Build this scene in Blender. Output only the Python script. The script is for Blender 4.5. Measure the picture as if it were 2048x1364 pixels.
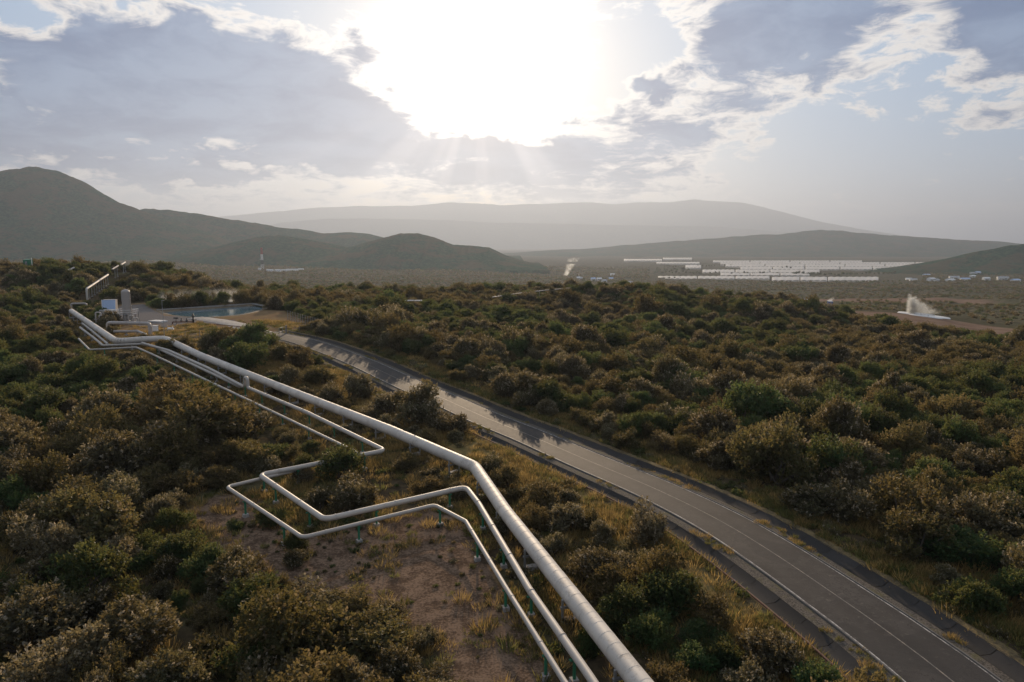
import bpy, bmesh, math, random
import numpy as np
from mathutils import Vector, Matrix, Quaternion

for _o in list(bpy.data.objects):
    bpy.data.objects.remove(_o, do_unlink=True)
SC = bpy.context.scene
COL = SC.collection
R = math.radians

# ------------------------------------------------------------------ camera
CAM_Z = 27.0
PITCH = math.atan((682 - 488) / 1365.0)
_cd = bpy.data.cameras.new("camera")
_cd.sensor_width = 36.0
_cd.lens = 36.0 * 1365.0 / 2048.0
_cd.clip_start = 0.5
_cd.clip_end = 90000.0
_cam = bpy.data.objects.new("camera", _cd)
COL.objects.link(_cam)
_cam.location = (0, 0, CAM_Z)
_cam.rotation_euler = (math.pi / 2 - PITCH, 0, 0)
SC.camera = _cam

# ------------------------------------------------------------------ render / colour
SC.view_settings.view_transform = 'Standard'
SC.view_settings.look = 'None'
SC.view_settings.gamma = 1.0
SC.view_settings.use_curve_mapping = False
SC.view_settings.exposure = 0.52
SC.render.engine = 'CYCLES'
SC.cycles.use_denoising = True
SC.cycles.max_bounces = 6
SC.cycles.diffuse_bounces = 2
SC.cycles.glossy_bounces = 2
SC.cycles.transmission_bounces = 3
SC.cycles.transparent_max_bounces = 6
SC.cycles.volume_bounces = 0
SC.cycles.volume_step_rate = 1.0
SC.cycles.volume_max_steps = 128
SC.cycles.caustics_reflective = False
SC.cycles.caustics_refractive = False
SC.cycles.sample_clamp_indirect = 4.0

# ------------------------------------------------------------------ sun
SUN_EL, SUN_AZ = R(13.9), R(-2.7)           # azimuth clockwise from +Y
SUN_DIR = Vector((math.sin(SUN_AZ) * math.cos(SUN_EL), math.cos(SUN_AZ) * math.cos(SUN_EL), math.sin(SUN_EL)))
_sd = bpy.data.lights.new("sun", 'SUN')
_sd.energy = 5.0
_sd.angle = R(0.6)
_sd.color = (1.0, 0.76, 0.51)
_sun = bpy.data.objects.new("sun", _sd)
COL.objects.link(_sun)
_sun.rotation_mode = 'QUATERNION'
_sun.rotation_quaternion = SUN_DIR.to_track_quat('Z', 'Y')
_sun.location = (0, 0, 200)


# ------------------------------------------------------------------ tiny node language
class S:
    """socket wrapper with arithmetic"""
    def __init__(s, t, k): s.t, s.k = t, k
    def _m(s, op, *o, clamp=False):
        n = s.t.nodes.new('ShaderNodeMath'); n.operation = op; n.use_clamp = clamp
        for i, q in enumerate((s,) + o):
            if isinstance(q, S): s.t.links.new(q.k, n.inputs[i])
            else: n.inputs[i].default_value = q
        return S(s.t, n.outputs[0])
    def __add__(s, o): return s._m('ADD', o)
    __radd__ = __add__
    def __mul__(s, o): return s._m('MULTIPLY', o)
    __rmul__ = __mul__
    def __sub__(s, o): return s._m('SUBTRACT', o)
    def __rsub__(s, o): return (s * -1.0) + o
    def __truediv__(s, o): return s._m('DIVIDE', o)
    def clamp(s): return s._m('ADD', 0.0, clamp=True)
    def exp(s): return s._m('EXPONENT')
    def abs(s): return s._m('ABSOLUTE')
    def max(s, o): return s._m('MAXIMUM', o)
    def min(s, o): return s._m('MINIMUM', o)
    def pow(s, o): return s._m('POWER', o)
    def step(s, a, b):
        n = s.t.nodes.new('ShaderNodeMapRange'); n.interpolation_type = 'SMOOTHSTEP'
        s.t.links.new(s.k, n.inputs['Value'])
        lo, hi, o0, o1 = (a, b, 0.0, 1.0) if a < b else (b, a, 1.0, 0.0)
        n.inputs['From Min'].default_value = lo; n.inputs['From Max'].default_value = hi
        n.inputs['To Min'].default_value = o0; n.inputs['To Max'].default_value = o1
        return S(s.t, n.outputs[0])


def combine(t, x, y, z):
    n = t.nodes.new('ShaderNodeCombineXYZ')
    for i, q in enumerate((x, y, z)):
        if isinstance(q, S): t.links.new(q.k, n.inputs[i])
        else: n.inputs[i].default_value = q
    return S(t, n.outputs[0])


def noise(t, vec, scale, detail=4.0, rough=0.55, dist=0.0, color=False, dim='3D'):
    n = t.nodes.new('ShaderNodeTexNoise'); n.noise_dimensions = dim
    if vec is not None: t.links.new(vec.k, n.inputs['Vector'])
    n.inputs['Scale'].default_value = scale; n.inputs['Detail'].default_value = detail
    n.inputs['Roughness'].default_value = rough; n.inputs['Distortion'].default_value = dist
    return S(t, n.outputs['Color' if color else 'Fac'])


def mixc(t, fac, a, b, mode='MIX'):
    n = t.nodes.new('ShaderNodeMix'); n.data_type = 'RGBA'; n.blend_type = mode
    for sock, q in ((n.inputs[0], fac), (n.inputs[6], a), (n.inputs[7], b)):
        if isinstance(q, S): t.links.new(q.k, sock)
        elif isinstance(q, (int, float)): sock.default_value = q
        else: sock.default_value = (*q, 1.0)
    return S(t, n.outputs[2])


def vmul(t, a, f):
    n = t.nodes.new('ShaderNodeVectorMath'); n.operation = 'SCALE'
    if isinstance(a, S): t.links.new(a.k, n.inputs[0])
    else: n.inputs[0].default_value = a
    if isinstance(f, S): t.links.new(f.k, n.inputs['Scale'])
    else: n.inputs['Scale'].default_value = f
    return S(t, n.outputs[0])


def vadd(t, a, b):
    n = t.nodes.new('ShaderNodeVectorMath'); n.operation = 'ADD'
    for i, q in enumerate((a, b)):
        if isinstance(q, S): t.links.new(q.k, n.inputs[i])
        else: n.inputs[i].default_value = q
    return S(t, n.outputs[0])


# ------------------------------------------------------------------ world: hazy evening sky with broken cloud
W = bpy.data.worlds.new("World"); SC.world = W; W.use_nodes = True
def build_world():
    t = W.node_tree; t.nodes.clear()
    out = t.nodes.new('ShaderNodeOutputWorld')
    sky = t.nodes.new('ShaderNodeTexSky'); sky.sky_type = 'NISHITA'; sky.sun_disc = False
    sky.sun_elevation = SUN_EL; sky.sun_rotation = SUN_AZ
    sky.air_density = 1.0; sky.dust_density = 1.5; sky.ozone_density = 1.5
    bg = t.nodes.new('ShaderNodeBackground'); bg.inputs['Strength'].default_value = 0.06
    t.links.new(sky.outputs[0], bg.inputs['Color'])
    tc = t.nodes.new('ShaderNodeTexCoord'); D = S(t, tc.outputs['Generated'])
    sp = t.nodes.new('ShaderNodeSeparateXYZ'); t.links.new(D.k, sp.inputs[0])
    x, y, z = (S(t, sp.outputs[i]) for i in range(3))
    az = x._m('ARCTAN2', y) * (180 / math.pi)
    el = z._m('ARCSINE') * (180 / math.pi)
    zz = z.max(0.0)
    inv = (zz + 0.20)._m('POWER', -1.0)
    q = combine(t, x * inv, y * inv, 0.0)
    # domain warp, then two scales of cloud
    warp = noise(t, q, 2.1, 3, 0.6, color=True)
    q2 = vadd(t, q, vmul(t, vadd(t, warp, (-0.5, -0.5, -0.5)), 0.34))
    big = noise(t, vadd(t, q2, (3.7, 1.3, 0.0)), 1.25, 3, 0.5)
    fine = noise(t, vadd(t, q2, (0.4, 7.9, 0.0)), 5.2, 12, 0.66, 0.05)
    n = big * 0.40 + fine * 0.60
    # weather systems: (azimuth, elevation, half widths, gain) of cloud banks and gaps, degrees
    wob = (noise(t, D, 5.0, 3, 0.6) - 0.5) * 9.0
    wob2 = (noise(t, vadd(t, D, (5.1, 2.2, 8.0)), 9.0, 4, 0.6) - 0.5) * 7.0
    banks = CLOUD_BANKS
    dens = n
    for (a0, e0, ra, re, g) in banks:
        da = (az + wob - a0) / ra
        de = (el + wob2 - e0) / re
        dens = dens + ((da * da + de * de) * -1.0).exp() * g
    sd = SUN_DIR
    dot = x * sd.x + y * sd.y + z * sd.z
    ang = dot.min(0.99999)._m('ARCCOSINE') * (180 / math.pi)
    cover = dens.step(0.465, 0.535)
    thick = dens.step(0.505, 0.64)
    near = (ang * (-1.0 / 9.0)).exp()
    # forward scattering: thin cloud glows towards the sun, thick cloud stays blue grey
    thin_c = vmul(t, mixc(t, near, (0.84, 0.795, 0.75), (1.0, 0.91, 0.79)), near * 1.1 + 0.97)
    tone = noise(t, q2, 3.0, 5, 0.6)
    dark_c = mixc(t, tone.step(0.35, 0.65), (0.045, 0.125, 0.29), (0.155, 0.255, 0.43))
    dark_c = vmul(t, mixc(t, near, dark_c, (0.68, 0.60, 0.54)), near * 0.5 + 1.0)
    cc = mixc(t, thick, thin_c, dark_c)
    bgc = t.nodes.new('ShaderNodeBackground'); bgc.inputs['Strength'].default_value = 0.80
    t.links.new(cc.k, bgc.inputs['Color'])
    # thin high veil over the clear gaps
    veil = t.nodes.new('ShaderNodeBackground'); veil.inputs['Strength'].default_value = 0.68
    vc = mixc(t, near, (0.33, 0.52, 0.80), (0.78, 0.73, 0.68))
    t.links.new(vc.k, veil.inputs['Color'])
    m0 = t.nodes.new('ShaderNodeMixShader')
    m0.inputs[0].default_value = 0.72
    t.links.new(bg.outputs[0], m0.inputs[1]); t.links.new(veil.outputs[0], m0.inputs[2])
    m1 = t.nodes.new('ShaderNodeMixShader')
    t.links.new((cover * el.step(-1.0, 5.0)).k, m1.inputs[0])
    t.links.new(m0.outputs[0], m1.inputs[1]); t.links.new(bgc.outputs[0], m1.inputs[2])
    # aureole of the sun behind the cloud, and shafts fanning down from it
    trans = 1.0 - thick * 0.86
    glow = ((ang / 4.5).pow(1.8) * -1.0).exp() * 2.5 * trans + (ang * (-1 / 9.0)).exp() * 0.24 * (trans * 0.7 + 0.3)
    fan = (az - math.degrees(SUN_AZ))._m('ARCTAN2', (el - math.degrees(SUN_EL)) * -1.0)
    shaft = noise(t, combine(t, fan, 0.7, 9.1), 3.1, 2, 0.5)
    shaft = shaft.step(0.42, 0.66) * (ang * (-1 / 9.0)).exp() * el.step(11.5, 5.5) * 0.6
    gl = t.nodes.new('ShaderNodeBackground'); gl.inputs['Color'].default_value = (1.0, 0.87, 0.72, 1)
    t.links.new((glow + shaft).k, gl.inputs['Strength'])
    ad = t.nodes.new('ShaderNodeAddShader')
    t.links.new(m1.outputs[0], ad.inputs[0]); t.links.new(gl.outputs[0], ad.inputs[1])
    t.links.new(ad.outputs[0], out.inputs['Surface'])
    W.cycles.sampling_method = 'MANUAL'; W.cycles.sample_map_resolution = 1024
CLOUD_BANKS = [
    (-26, 11.5, 13, 3.2, 0.30), (-15, 9.0, 7, 2.6, 0.22), (-33, 7.2, 7, 0.9, 0.26), (-23, 4.9, 6, 0.7, 0.26), (-29, 5.6, 5, 0.5, 0.2), (-19, 6.6, 4, 0.6, 0.2),
    (-34, 17, 6, 2.0, -0.12), (-20, 17.5, 8, 1.6, -0.08), (-11, 15.5, 3, 2.5, 0.06), (-14, 5.2, 6, 1.2, -0.08),
    (21, 16.5, 6.5, 3.6, 0.36), (35, 14.5, 4, 3.2, 0.34), (28, 13.5, 3, 3, -0.10),
    (11, 12.3, 1.8, 0.7, 0.26), (10, 15, 3.5, 3, -0.12), (16, 10.5, 5, 1.2, 0.05), (12, 8.8, 4.5, 1.3, 0.14),
    (-1, 7.8, 7, 1.0, 0.22), (0, 5.2, 12, 2.2, 0.16), (-3, 14, 5.5, 5, -0.16), (26, 6.5, 9, 3.0, -0.16), (2, 20, 1.6, .8, 0.3),
]
build_world()

# ------------------------------------------------------------------ terrain
_TS = np.array([-0.9, -0.56, -0.38, -0.16, 0.13, 0.35, 0.53, 0.75, 1.1])
_TY = np.array([0, 60, 100, 165, 225, 300, 420, 520, 700, 1000, 1800, 3000, 6000.0])
_TZ = np.array([
    [0, 0, 0, 0, 0, 0, 0, 0, 0],
    [1, .5, 0, 0, 0, 0, 0, 0, 0],
    [2, 1.2, .6, .3, -.3, -.8, -1, -1, -1],
    [5, 6, 6, 3.8, 0, -2, -2.5, -3, -3],
    [8, 6.3, 6.2, 4.0, -.3, -2, -5.5, -8, -9],
    [14.5, 15.5, 5, 4, 5.5, 1.7, -7.5, -15.5, -19],
    [5, 0, -8, -8, -6, -8, -14, -21, -26],
    [-5, -8, -20, -22, -22, -22, -24, -26, -28],
    [-20, -25, -36, -40, -40, -36, -32, -34, -34],
    [-28, -34, -40, -44, -50, -52, -50, -48, -46],
    [-28, -36, -40, -48, -58, -60, -60, -60, -60],
    [-8, -20, -38, -52, -62, -62, -62, -62, -62],
    [-30, -40, -55, -62, -62, -62, -62, -62, -62.0]])


def _sm(t): return t * t * (3 - 2 * t)
def sstep(a, b, v): return _sm(np.clip((np.asarray(v, float) - a) / (b - a), 0, 1))


def terrain(x, y):
    """height of the natural ground (no road cut, no pond)"""
    x = np.asarray(x, float); y = np.asarray(y, float)
    s = np.clip(x / np.maximum(y, 80.0), _TS[0], _TS[-1]); yy = np.clip(y, 0, 6000)
    i = np.clip(np.searchsorted(_TS, s, 'right') - 1, 0, len(_TS) - 2)
    j = np.clip(np.searchsorted(_TY, yy, 'right') - 1, 0, len(_TY) - 2)
    u = _sm((s - _TS[i]) / (_TS[i + 1] - _TS[i]))
    v = (yy - _TY[j]) / (_TY[j + 1] - _TY[j]); v = 0.35 * v + 0.65 * _sm(v)
    z = (_TZ[j, i] * (1 - u) + _TZ[j, i + 1] * u) * (1 - v) + (_TZ[j + 1, i] * (1 - u) + _TZ[j + 1, i + 1] * u) * v
    a = 0.25 + 3.2 * sstep(380, 900, y) * (1 - sstep(2500, 5000, y))
    n = np.sin(x / 17.3 + 1.3 * np.sin(y / 29.1)) * np.sin(y / 23.7 + 0.8) + 0.6 * np.sin(x / 61 + y / 83) + 0.5 * np.sin(x / 137 - y / 171 + 2)
    return z + a * n * 0.6

# ------------------------------------------------------------------ survey of the place: world coordinates in metres
LAY = {
    'road': [[28.5, 14], [28.6, 22], [28.1, 30.0], [27.2, 38.84], [26.18, 44.24], [25.18, 48.24], [22.99, 56.08], [20.24, 64.0], [15.97, 72.78], [10.09, 82.28], [3.06, 93.2], [-4.02, 102.6], [-11.3, 112.84], [-17.35, 120.59], [-28.2, 135.0], [-36.11, 143.6], [-46.5, 152.9], [-56.35, 159.2], [-61.45, 163.49], [-72.52, 177.52], [-81.84, 187.01], [-90.33, 193.48]],
    'big': [[7.1, 36.6], [4.6, 44.17], [2.36, 51.51], [-0.66, 61.52], [-2.73, 70.22], [-4.18, 74.42], [-7.41, 78.18], [-12.61, 83.86], [-16.13, 88.42], [-26.28, 99.16], [-37.66, 110.98], [-49.07, 122.27], [-60.99, 131.91], [-66.9, 137.42], [-74.72, 145.58], [-77.46, 144.64], [-79.19, 144.66], [-83.69, 142.97], [-87.85, 147.42], [-95.84, 156.81], [-104.69, 168.5], [-118.34, 185.48], [-125.64, 193.93]],
    'mid': [[4.44, 36.75], [3.03, 41.43], [1.24, 46.76], [-0.46, 53.62], [-3.21, 63.4], [-4.78, 68.06], [-11.45, 63.35], [-17.18, 59.61], [-20.38, 63.18], [-24.27, 67.5], [-27.38, 71.22], [-24.35, 73.32], [-21.32, 75.91], [-18.5, 77.97], [-15.38, 79.97], [-19.7, 85.28], [-23.64, 89.65], [-29.9, 97.09], [-35.67, 103.24], [-40.09, 108.25], [-43.57, 111.26]],
    'midup': [[-44.45, 113.54], [-45.47, 114.43], [-56.49, 124.87], [-69.71, 136.85], [-74.74, 141.36], [-78.41, 143.14]],
    'mid2': [[-46.75, 114.82], [-56.7, 124.24], [-74.51, 140.85], [-78.63, 143.5], [-86.31, 142.45], [-92.7, 149.94], [-104.49, 163.89]],
    'mid3': [[-85.74, 143.3], [-98.19, 158.3], [-108.65, 171.56]],
    'thin': [[3.0, 36.24], [2.25, 38.32], [-0.52, 47.36], [-2.45, 53.63], [-4.2, 59.38], [-7.52, 63.37], [-12.55, 59.84], [-18.08, 55.94], [-24.03, 62.06], [-29.63, 68.0], [-27.57, 71.24], [-23.94, 74.28], [-18.73, 80.27], [-26.89, 89.15], [-39.34, 103.28], [-50.33, 114.42], [-72.39, 134.79], [-77.81, 139.65], [-86.35, 137.86], [-95.1, 148.32]],
    'dirt': [[-33.78, 67.43], [-31.13, 70.99], [-26.6, 68.96], [-19.62, 59.97], [-8.53, 67.86], [-4.3, 62.83], [-0.95, 51.01], [2.15, 41.04], [2.55, 37.09], [-3.68, 37.12], [-5.08, 41.62], [-8.55, 46.57], [-16.4, 49.51], [-22.0, 51.92], [-28.16, 58.39]],
    'gold': [[-43.12, 136.9], [-33.2, 129.57], [-19.18, 109.31], [-9.18, 98.27], [-0.92, 87.03], [5.68, 77.67], [11.63, 64.09], [16.22, 52.65], [18.81, 44.56], [20.27, 38.8], [16.56, 38.78], [13.73, 46.52], [9.86, 56.33], [4.91, 66.7], [-1.38, 75.59], [-3.92, 80.72], [-16.08, 95.23], [-37.12, 117.1], [-58.62, 137.54], [-55.17, 147.82]],
    'compound': [[-89.85, 148.13], [-93.24, 157.88], [-112.09, 188.06], [-136.59, 227.03], [-125.57, 236.3], [-103.83, 203.32], [-88.09, 194.86], [-80.04, 215.99], [-71.04, 215.15], [-50.5, 178.22], [-50.82, 162.22], [-55.17, 147.82], [-62.08, 143.39], [-74.24, 147.64]],
    'pad': [[-102.83, 176.72], [-117.96, 200.6], [-131.09, 227.61], [-125.17, 232.24], [-100.95, 197.6], [-89.52, 194.84], [-76.36, 187.09], [-71.62, 175.29], [-82.73, 179.83], [-87.35, 170.58]],
    'pond': [[-110.58, 214.24], [-90.79, 235.91], [-82.66, 226.82], [-80.4, 212.7], [-81.8, 200.61], [-89.52, 194.84], [-100.87, 201.86]],
    'bushes': [[5.99, 61.67, 2.72, 0], [12.2, 59.41, 2.8, 0], [6.85, 51.4, 2.78, 0], [11.43, 46.86, 2.73, 1], [8.21, 45.18, 2.24, 1], [17.04, 39.23, 2.78, 0], [9.32, 37.53, 1.9, 2], [5.53, 68.09, 1.61, 0], [3.32, 56.34, 1.6, 0], [5.2, 42.15, 1.29, 1], [-1.77, 67.97, 1.61, 2], [1.83, 57.85, 1.4, 0], [-1.12, 60.53, 1.46, 0], [-19.56, 75.77, 3.34, 1], [-16.26, 66.46, 2.96, 0], [-19.56, 66.43, 2.18, 0], [8.16, 75.98, 2.08, 0], [-14.02, 100.19, 4.99, 0], [-19.46, 104.01, 3.6, 0], [-27.1, 113.47, 3.95, 0], [-34.58, 120.58, 3.76, 2], [-41.48, 131.49, 3.6, 2], [-57.81, 140.64, 4.81, 1], [-53.92, 144.34, 4.87, 1], [-50.95, 130.67, 4.45, 1], [-46.94, 136.18, 3.49, 2], [-64.04, 145.49, 3.54, 1], [-8.41, 93.62, 2.87, 0], [-10.42, 96.0, 2.57, 0], [-38.87, 85.74, 7.17, 2], [-48.6, 95.74, 6.08, 2], [-37.7, 91.81, 4.14, 0], [-44.65, 73.34, 4.62, 0], [-37.26, 58.94, 5.2, 2], [-41.53, 61.75, 3.77, 2], [-27.9, 54.55, 2.94, 1], [-21.36, 50.31, 2.9, 0], [-24.8, 52.78, 2.59, 1], [-24.45, 41.79, 3.25, 0], [-9.53, 41.65, 3.33, 2], [-12.47, 43.41, 2.31, 0], [-14.1, 37.2, 2.29, 0], [-7.15, 38.3, 2.08, 0], [-12.01, 37.18, 2.26, 0], [-19.49, 40.66, 2.31, 2], [-19.18, 46.65, 2.51, 1], [-16.11, 44.04, 1.78, 2], [-26.29, 61.61, 1.06, 1], [-19.26, 57.37, 1.46, 1], [-23.13, 62.75, 1.59, 1], [-18.36, 54.51, 1.4, 0], [-39.12, 53.96, 3.42, 0], [-32.71, 42.95, 3.98, 0], [-32.23, 48.83, 3.54, 1], [-26.98, 37.78, 3.34, 0], [-20.46, 36.82, 2.75, 0], [-23.38, 74.07, 1.51, 0], [-21.56, 99.11, 2.31, 0], [-22.99, 91.16, 1.79, 0], [-39.57, 113.94, 2.26, 0], [-52.88, 130.63, 2.63, 1], [-72.6, 141.03, 2.95, 2], [-69.43, 143.2, 2.66, 2], [-8.94, 71.38, 1.69, 2], [8.85, 52.66, 1.97, 0], [7.41, 61.67, 1.74, 2], [13.61, 40.24, 1.84, 1], [14.07, 45.19, 2.0, 2], [11.69, 40.24, 1.73, 1], [9.31, 42.72, 2.26, 1], [3.07, 113.59, 4.49, 0], [6.74, 110.84, 3.98, 1], [-1.24, 117.94, 3.99, 0], [10.68, 100.6, 3.07, 2], [13.56, 96.62, 2.6, 0], [20.28, 87.5, 2.75, 2], [30.91, 65.35, 3.11, 0], [33.27, 64.03, 3.39, 0], [35.13, 56.28, 3.41, 2], [0.32, 69.43, 1.23, 2]],
    'hills': [["mountain", 3000, [[-2777.5, 151.2], [-2528.0, 246.6], [-2328.3, 299.2], [-2196.1, 330.6], [-2130.1, 347.4], [-2032.8, 355.7], [-1959.2, 341.1], [-1876.3, 309.7], [-1794.9, 257.1], [-1712.7, 210.7], [-1607.7, 172.5], [-1481.1, 129.9], [-1311.6, 70.0], [-1141.4, 5.4], [-1012.1, -24.8]]], ["ridge", 3400, [[-2151.4, 70.9], [-1922.0, 167.8], [-1797.1, 199.1], [-1675.2, 191.9], [-1529.5, 172.6], [-1408.2, 150.9], [-1237.7, 126.7], [-1140.4, 107.3], [-1042.4, 100.0], [-920.3, 78.2], [-797.1, 85.5], [-698.9, 75.7], [-601.1, 51.4], [-429.3, 17.2], [-182.8, -14.6]]], ["hump", 2500, [[-1170.1, -9.0], [-1059.4, 19.8], [-985.7, 39.6], [-912.5, 53.9], [-839.9, 57.5], [-767.9, 48.5], [-678.0, 32.4], [-587.9, 14.4], [-479.7, -9.0]]], ["hill", 2400, [[-670.1, -14.5], [-564.3, 16.7], [-459.0, 45.9], [-389.1, 63.1], [-328.3, 64.8], [-267.7, 49.4], [-207.2, 25.3], [-146.3, 21.8], [-76.6, 14.9], [-24.4, -11.0], [27.9, -28.3]]], ["right", 6000, [[-17.4, -50.7], [331.1, -24.8], [679.5, -11.8], [983.7, 18.4], [1417.8, 52.8], [1721.4, 74.3], [2067.7, 104.4], [2327.9, 113.0], [2586.6, 143.0], [2759.6, 151.6], [2934.7, 130.2], [3196.8, 108.7], [3589.9, 82.9], [4027.0, 57.1], [4244.8, 52.8], [4377.5, 31.3], [4683.6, 18.4], [5337.6, 9.8], [5779.4, -37.7]]], ["dark", 2200, [[1070.2, -81.2], [1149.1, -62.0], [1212.5, -52.4], [1292.2, -46.0], [1355.3, -34.9], [1402.3, -22.1], [1480.2, 0.1], [1558.3, 17.5], [1633.8, 28.6], [1747.1, 42.8], [1904.9, 55.4], [2114.2, 39.6], [2280.6, -7.8]]], ["rangeA", 18000, [[-9434.9, 259.2], [-8371.1, 580.4], [-7581.9, 733.9], [-6799.5, 797.8], [-6017.3, 874.4], [-4976.3, 963.6], [-3938.4, 1001.8], [-2901.9, 1001.8], [-2124.0, 1040.0], [-1605.1, 1103.5], [-1087.6, 1078.1], [-310.9, 1027.2], [984.1, 1065.4], [2019.4, 1103.5], [2667.9, 1040.0], [3313.8, 1103.5], [4090.9, 1090.8], [4734.9, 1179.7], [5255.0, 1116.2], [5902.8, 1103.5], [6557.3, 963.6], [7214.7, 797.8], [8005.5, 606.0], [9059.0, 413.6], [10112.6, 259.2], [12085.8, 65.8]]], ["rangeB", 14000, [[-6128.2, 107.4], [-5305.7, 307.7], [-4691.0, 457.4], [-3879.5, 527.1], [-3070.9, 537.1], [-2263.0, 527.1], [-1253.0, 507.2], [-242.7, 447.4], [768.5, 437.5], [1780.1, 417.5], [2792.1, 397.6], [3804.1, 387.6], [4818.7, 327.7], [5837.0, 227.7], [6860.2, 87.3]]]],
    'vessel': [-101.74, 179.68],
    'cabin': [-111.08, 188.0],
    'rack': [-105.22, 182.07],
    'loopA': [[-95.76, 160.6], [-84.08, 157.33]],
    'lowpipe': [[-93.25, 158.62], [-87.53, 158.22], [-83.26, 153.88]],
    'leftloop': [[-135.44, 209.03], [-134.56, 212.3]],
    'leftpipe': [[-132.44, 209.72], [-129.32, 213.53]],
    'cabinet': [-85.63, 162.6],
    'slab': [-95.25, 182.53],
    'valve': [-83.43, 177.62],
    'mast': [-79.59, 154.86],
    'fence': [[-74.7, 148.59], [-73.47, 152.07], [-71.15, 154.17], [-68.9, 156.38], [-67.12, 159.38], [-62.99, 158.13], [-59.27, 157.55]],
    'gate': [[-59.27, 157.55], [-54.72, 155.13], [-53.82, 161.52]],
    'fence2': [[-62.75, 190.12], [-60.42, 187.17], [-58.18, 184.38], [-56.02, 181.75], [-53.95, 179.25], [-51.94, 176.87], [-50.0, 174.6], [-48.12, 172.42]],
    'hillpipe': [[-148.39, 238.23], [-156.36, 260.91], [-157.24, 268.16]],
    'hp2': [[-160.9, 276.0], [-162.1, 282.49], [-163.59, 287.38], [-165.11, 293.19]],
    'hp3': [[-177.64, 274.4], [-177.77, 278.48]],
    'crestpipe': [[-7.5, 261.74], [3.24, 275.78], [13.75, 284.11], [24.73, 290.84]],
    'crest2': [[-39.31, 233.43], [-30.95, 235.1]],
    'blueshed': [184.44, 395.06],
    'greenbox': [159.78, 370.43],
    'greencont': [-208.55, 295.92],
    'geyser': [241.86, 410.87],
    'gpad': [[227.8, 404.19], [252.87, 426.51], [269.27, 427.41], [270.6, 417.12], [250.43, 397.22], [240.63, 395.66], [228.54, 390.03]],
    'gpipe': [[238.38, 405.92], [210.9, 348.21]],
    'steam2': [139.8, 1859.07],
    'rig': [-684.98, 1882.92],
    'rigsite': [[-601.0, 1702.39], [-581.9, 1704.63], [-569.42, 1711.98], [-562.56, 1729.44], [-551.0, 1740.74], [-562.77, 1828.68], [-678.66, 1843.0]],
    'mist': [[-115.72, 228.62], [-99.32, 241.98]],
    'blackmound': [-444.14, 1672.48],
    'gnames': ["in the front row left of centre, leftmost", "in the front row left of centre, second from left", "in the front row left of centre, third from left", "in the front row right of centre, leftmost", "in the front row right of centre, second from left", "in the front row right of centre, third from left", "just behind the front row, leftmost", "just behind the front row, second from left", "just behind the front row, third from left", "in a strip behind the left trees, leftmost", "in a strip behind the left trees, second from left", "in a strip behind the left trees, third from left", "in a strip behind the left trees, fourth from left", "in the middle of the field, leftmost", "in the middle of the field, second from left", "in the middle of the field, third from left", "in the middle of the field, fourth from left", "in the middle of the field, fifth from left", "behind the middle of the field, leftmost", "behind the middle of the field, second from left", "behind the middle of the field, third from left", "behind the middle of the field, fourth from left", "behind the middle of the field, fifth from left", "in the row before the back row, leftmost", "in the row before the back row, second from left", "in the row before the back row, third from left", "in the row before the back row, fourth from left", "in the row before the back row, fifth from left", "in the row before the back row, sixth from left", "in the back row below the hill, leftmost", "in the back row below the hill, second from left", "in the back row below the hill, third from left", "in the back row below the hill, fourth from left", "between two tree clumps", "far left, apart, nearer strip", "far left, apart, farther strip", "in a low strip left of the tree clumps"],
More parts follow.
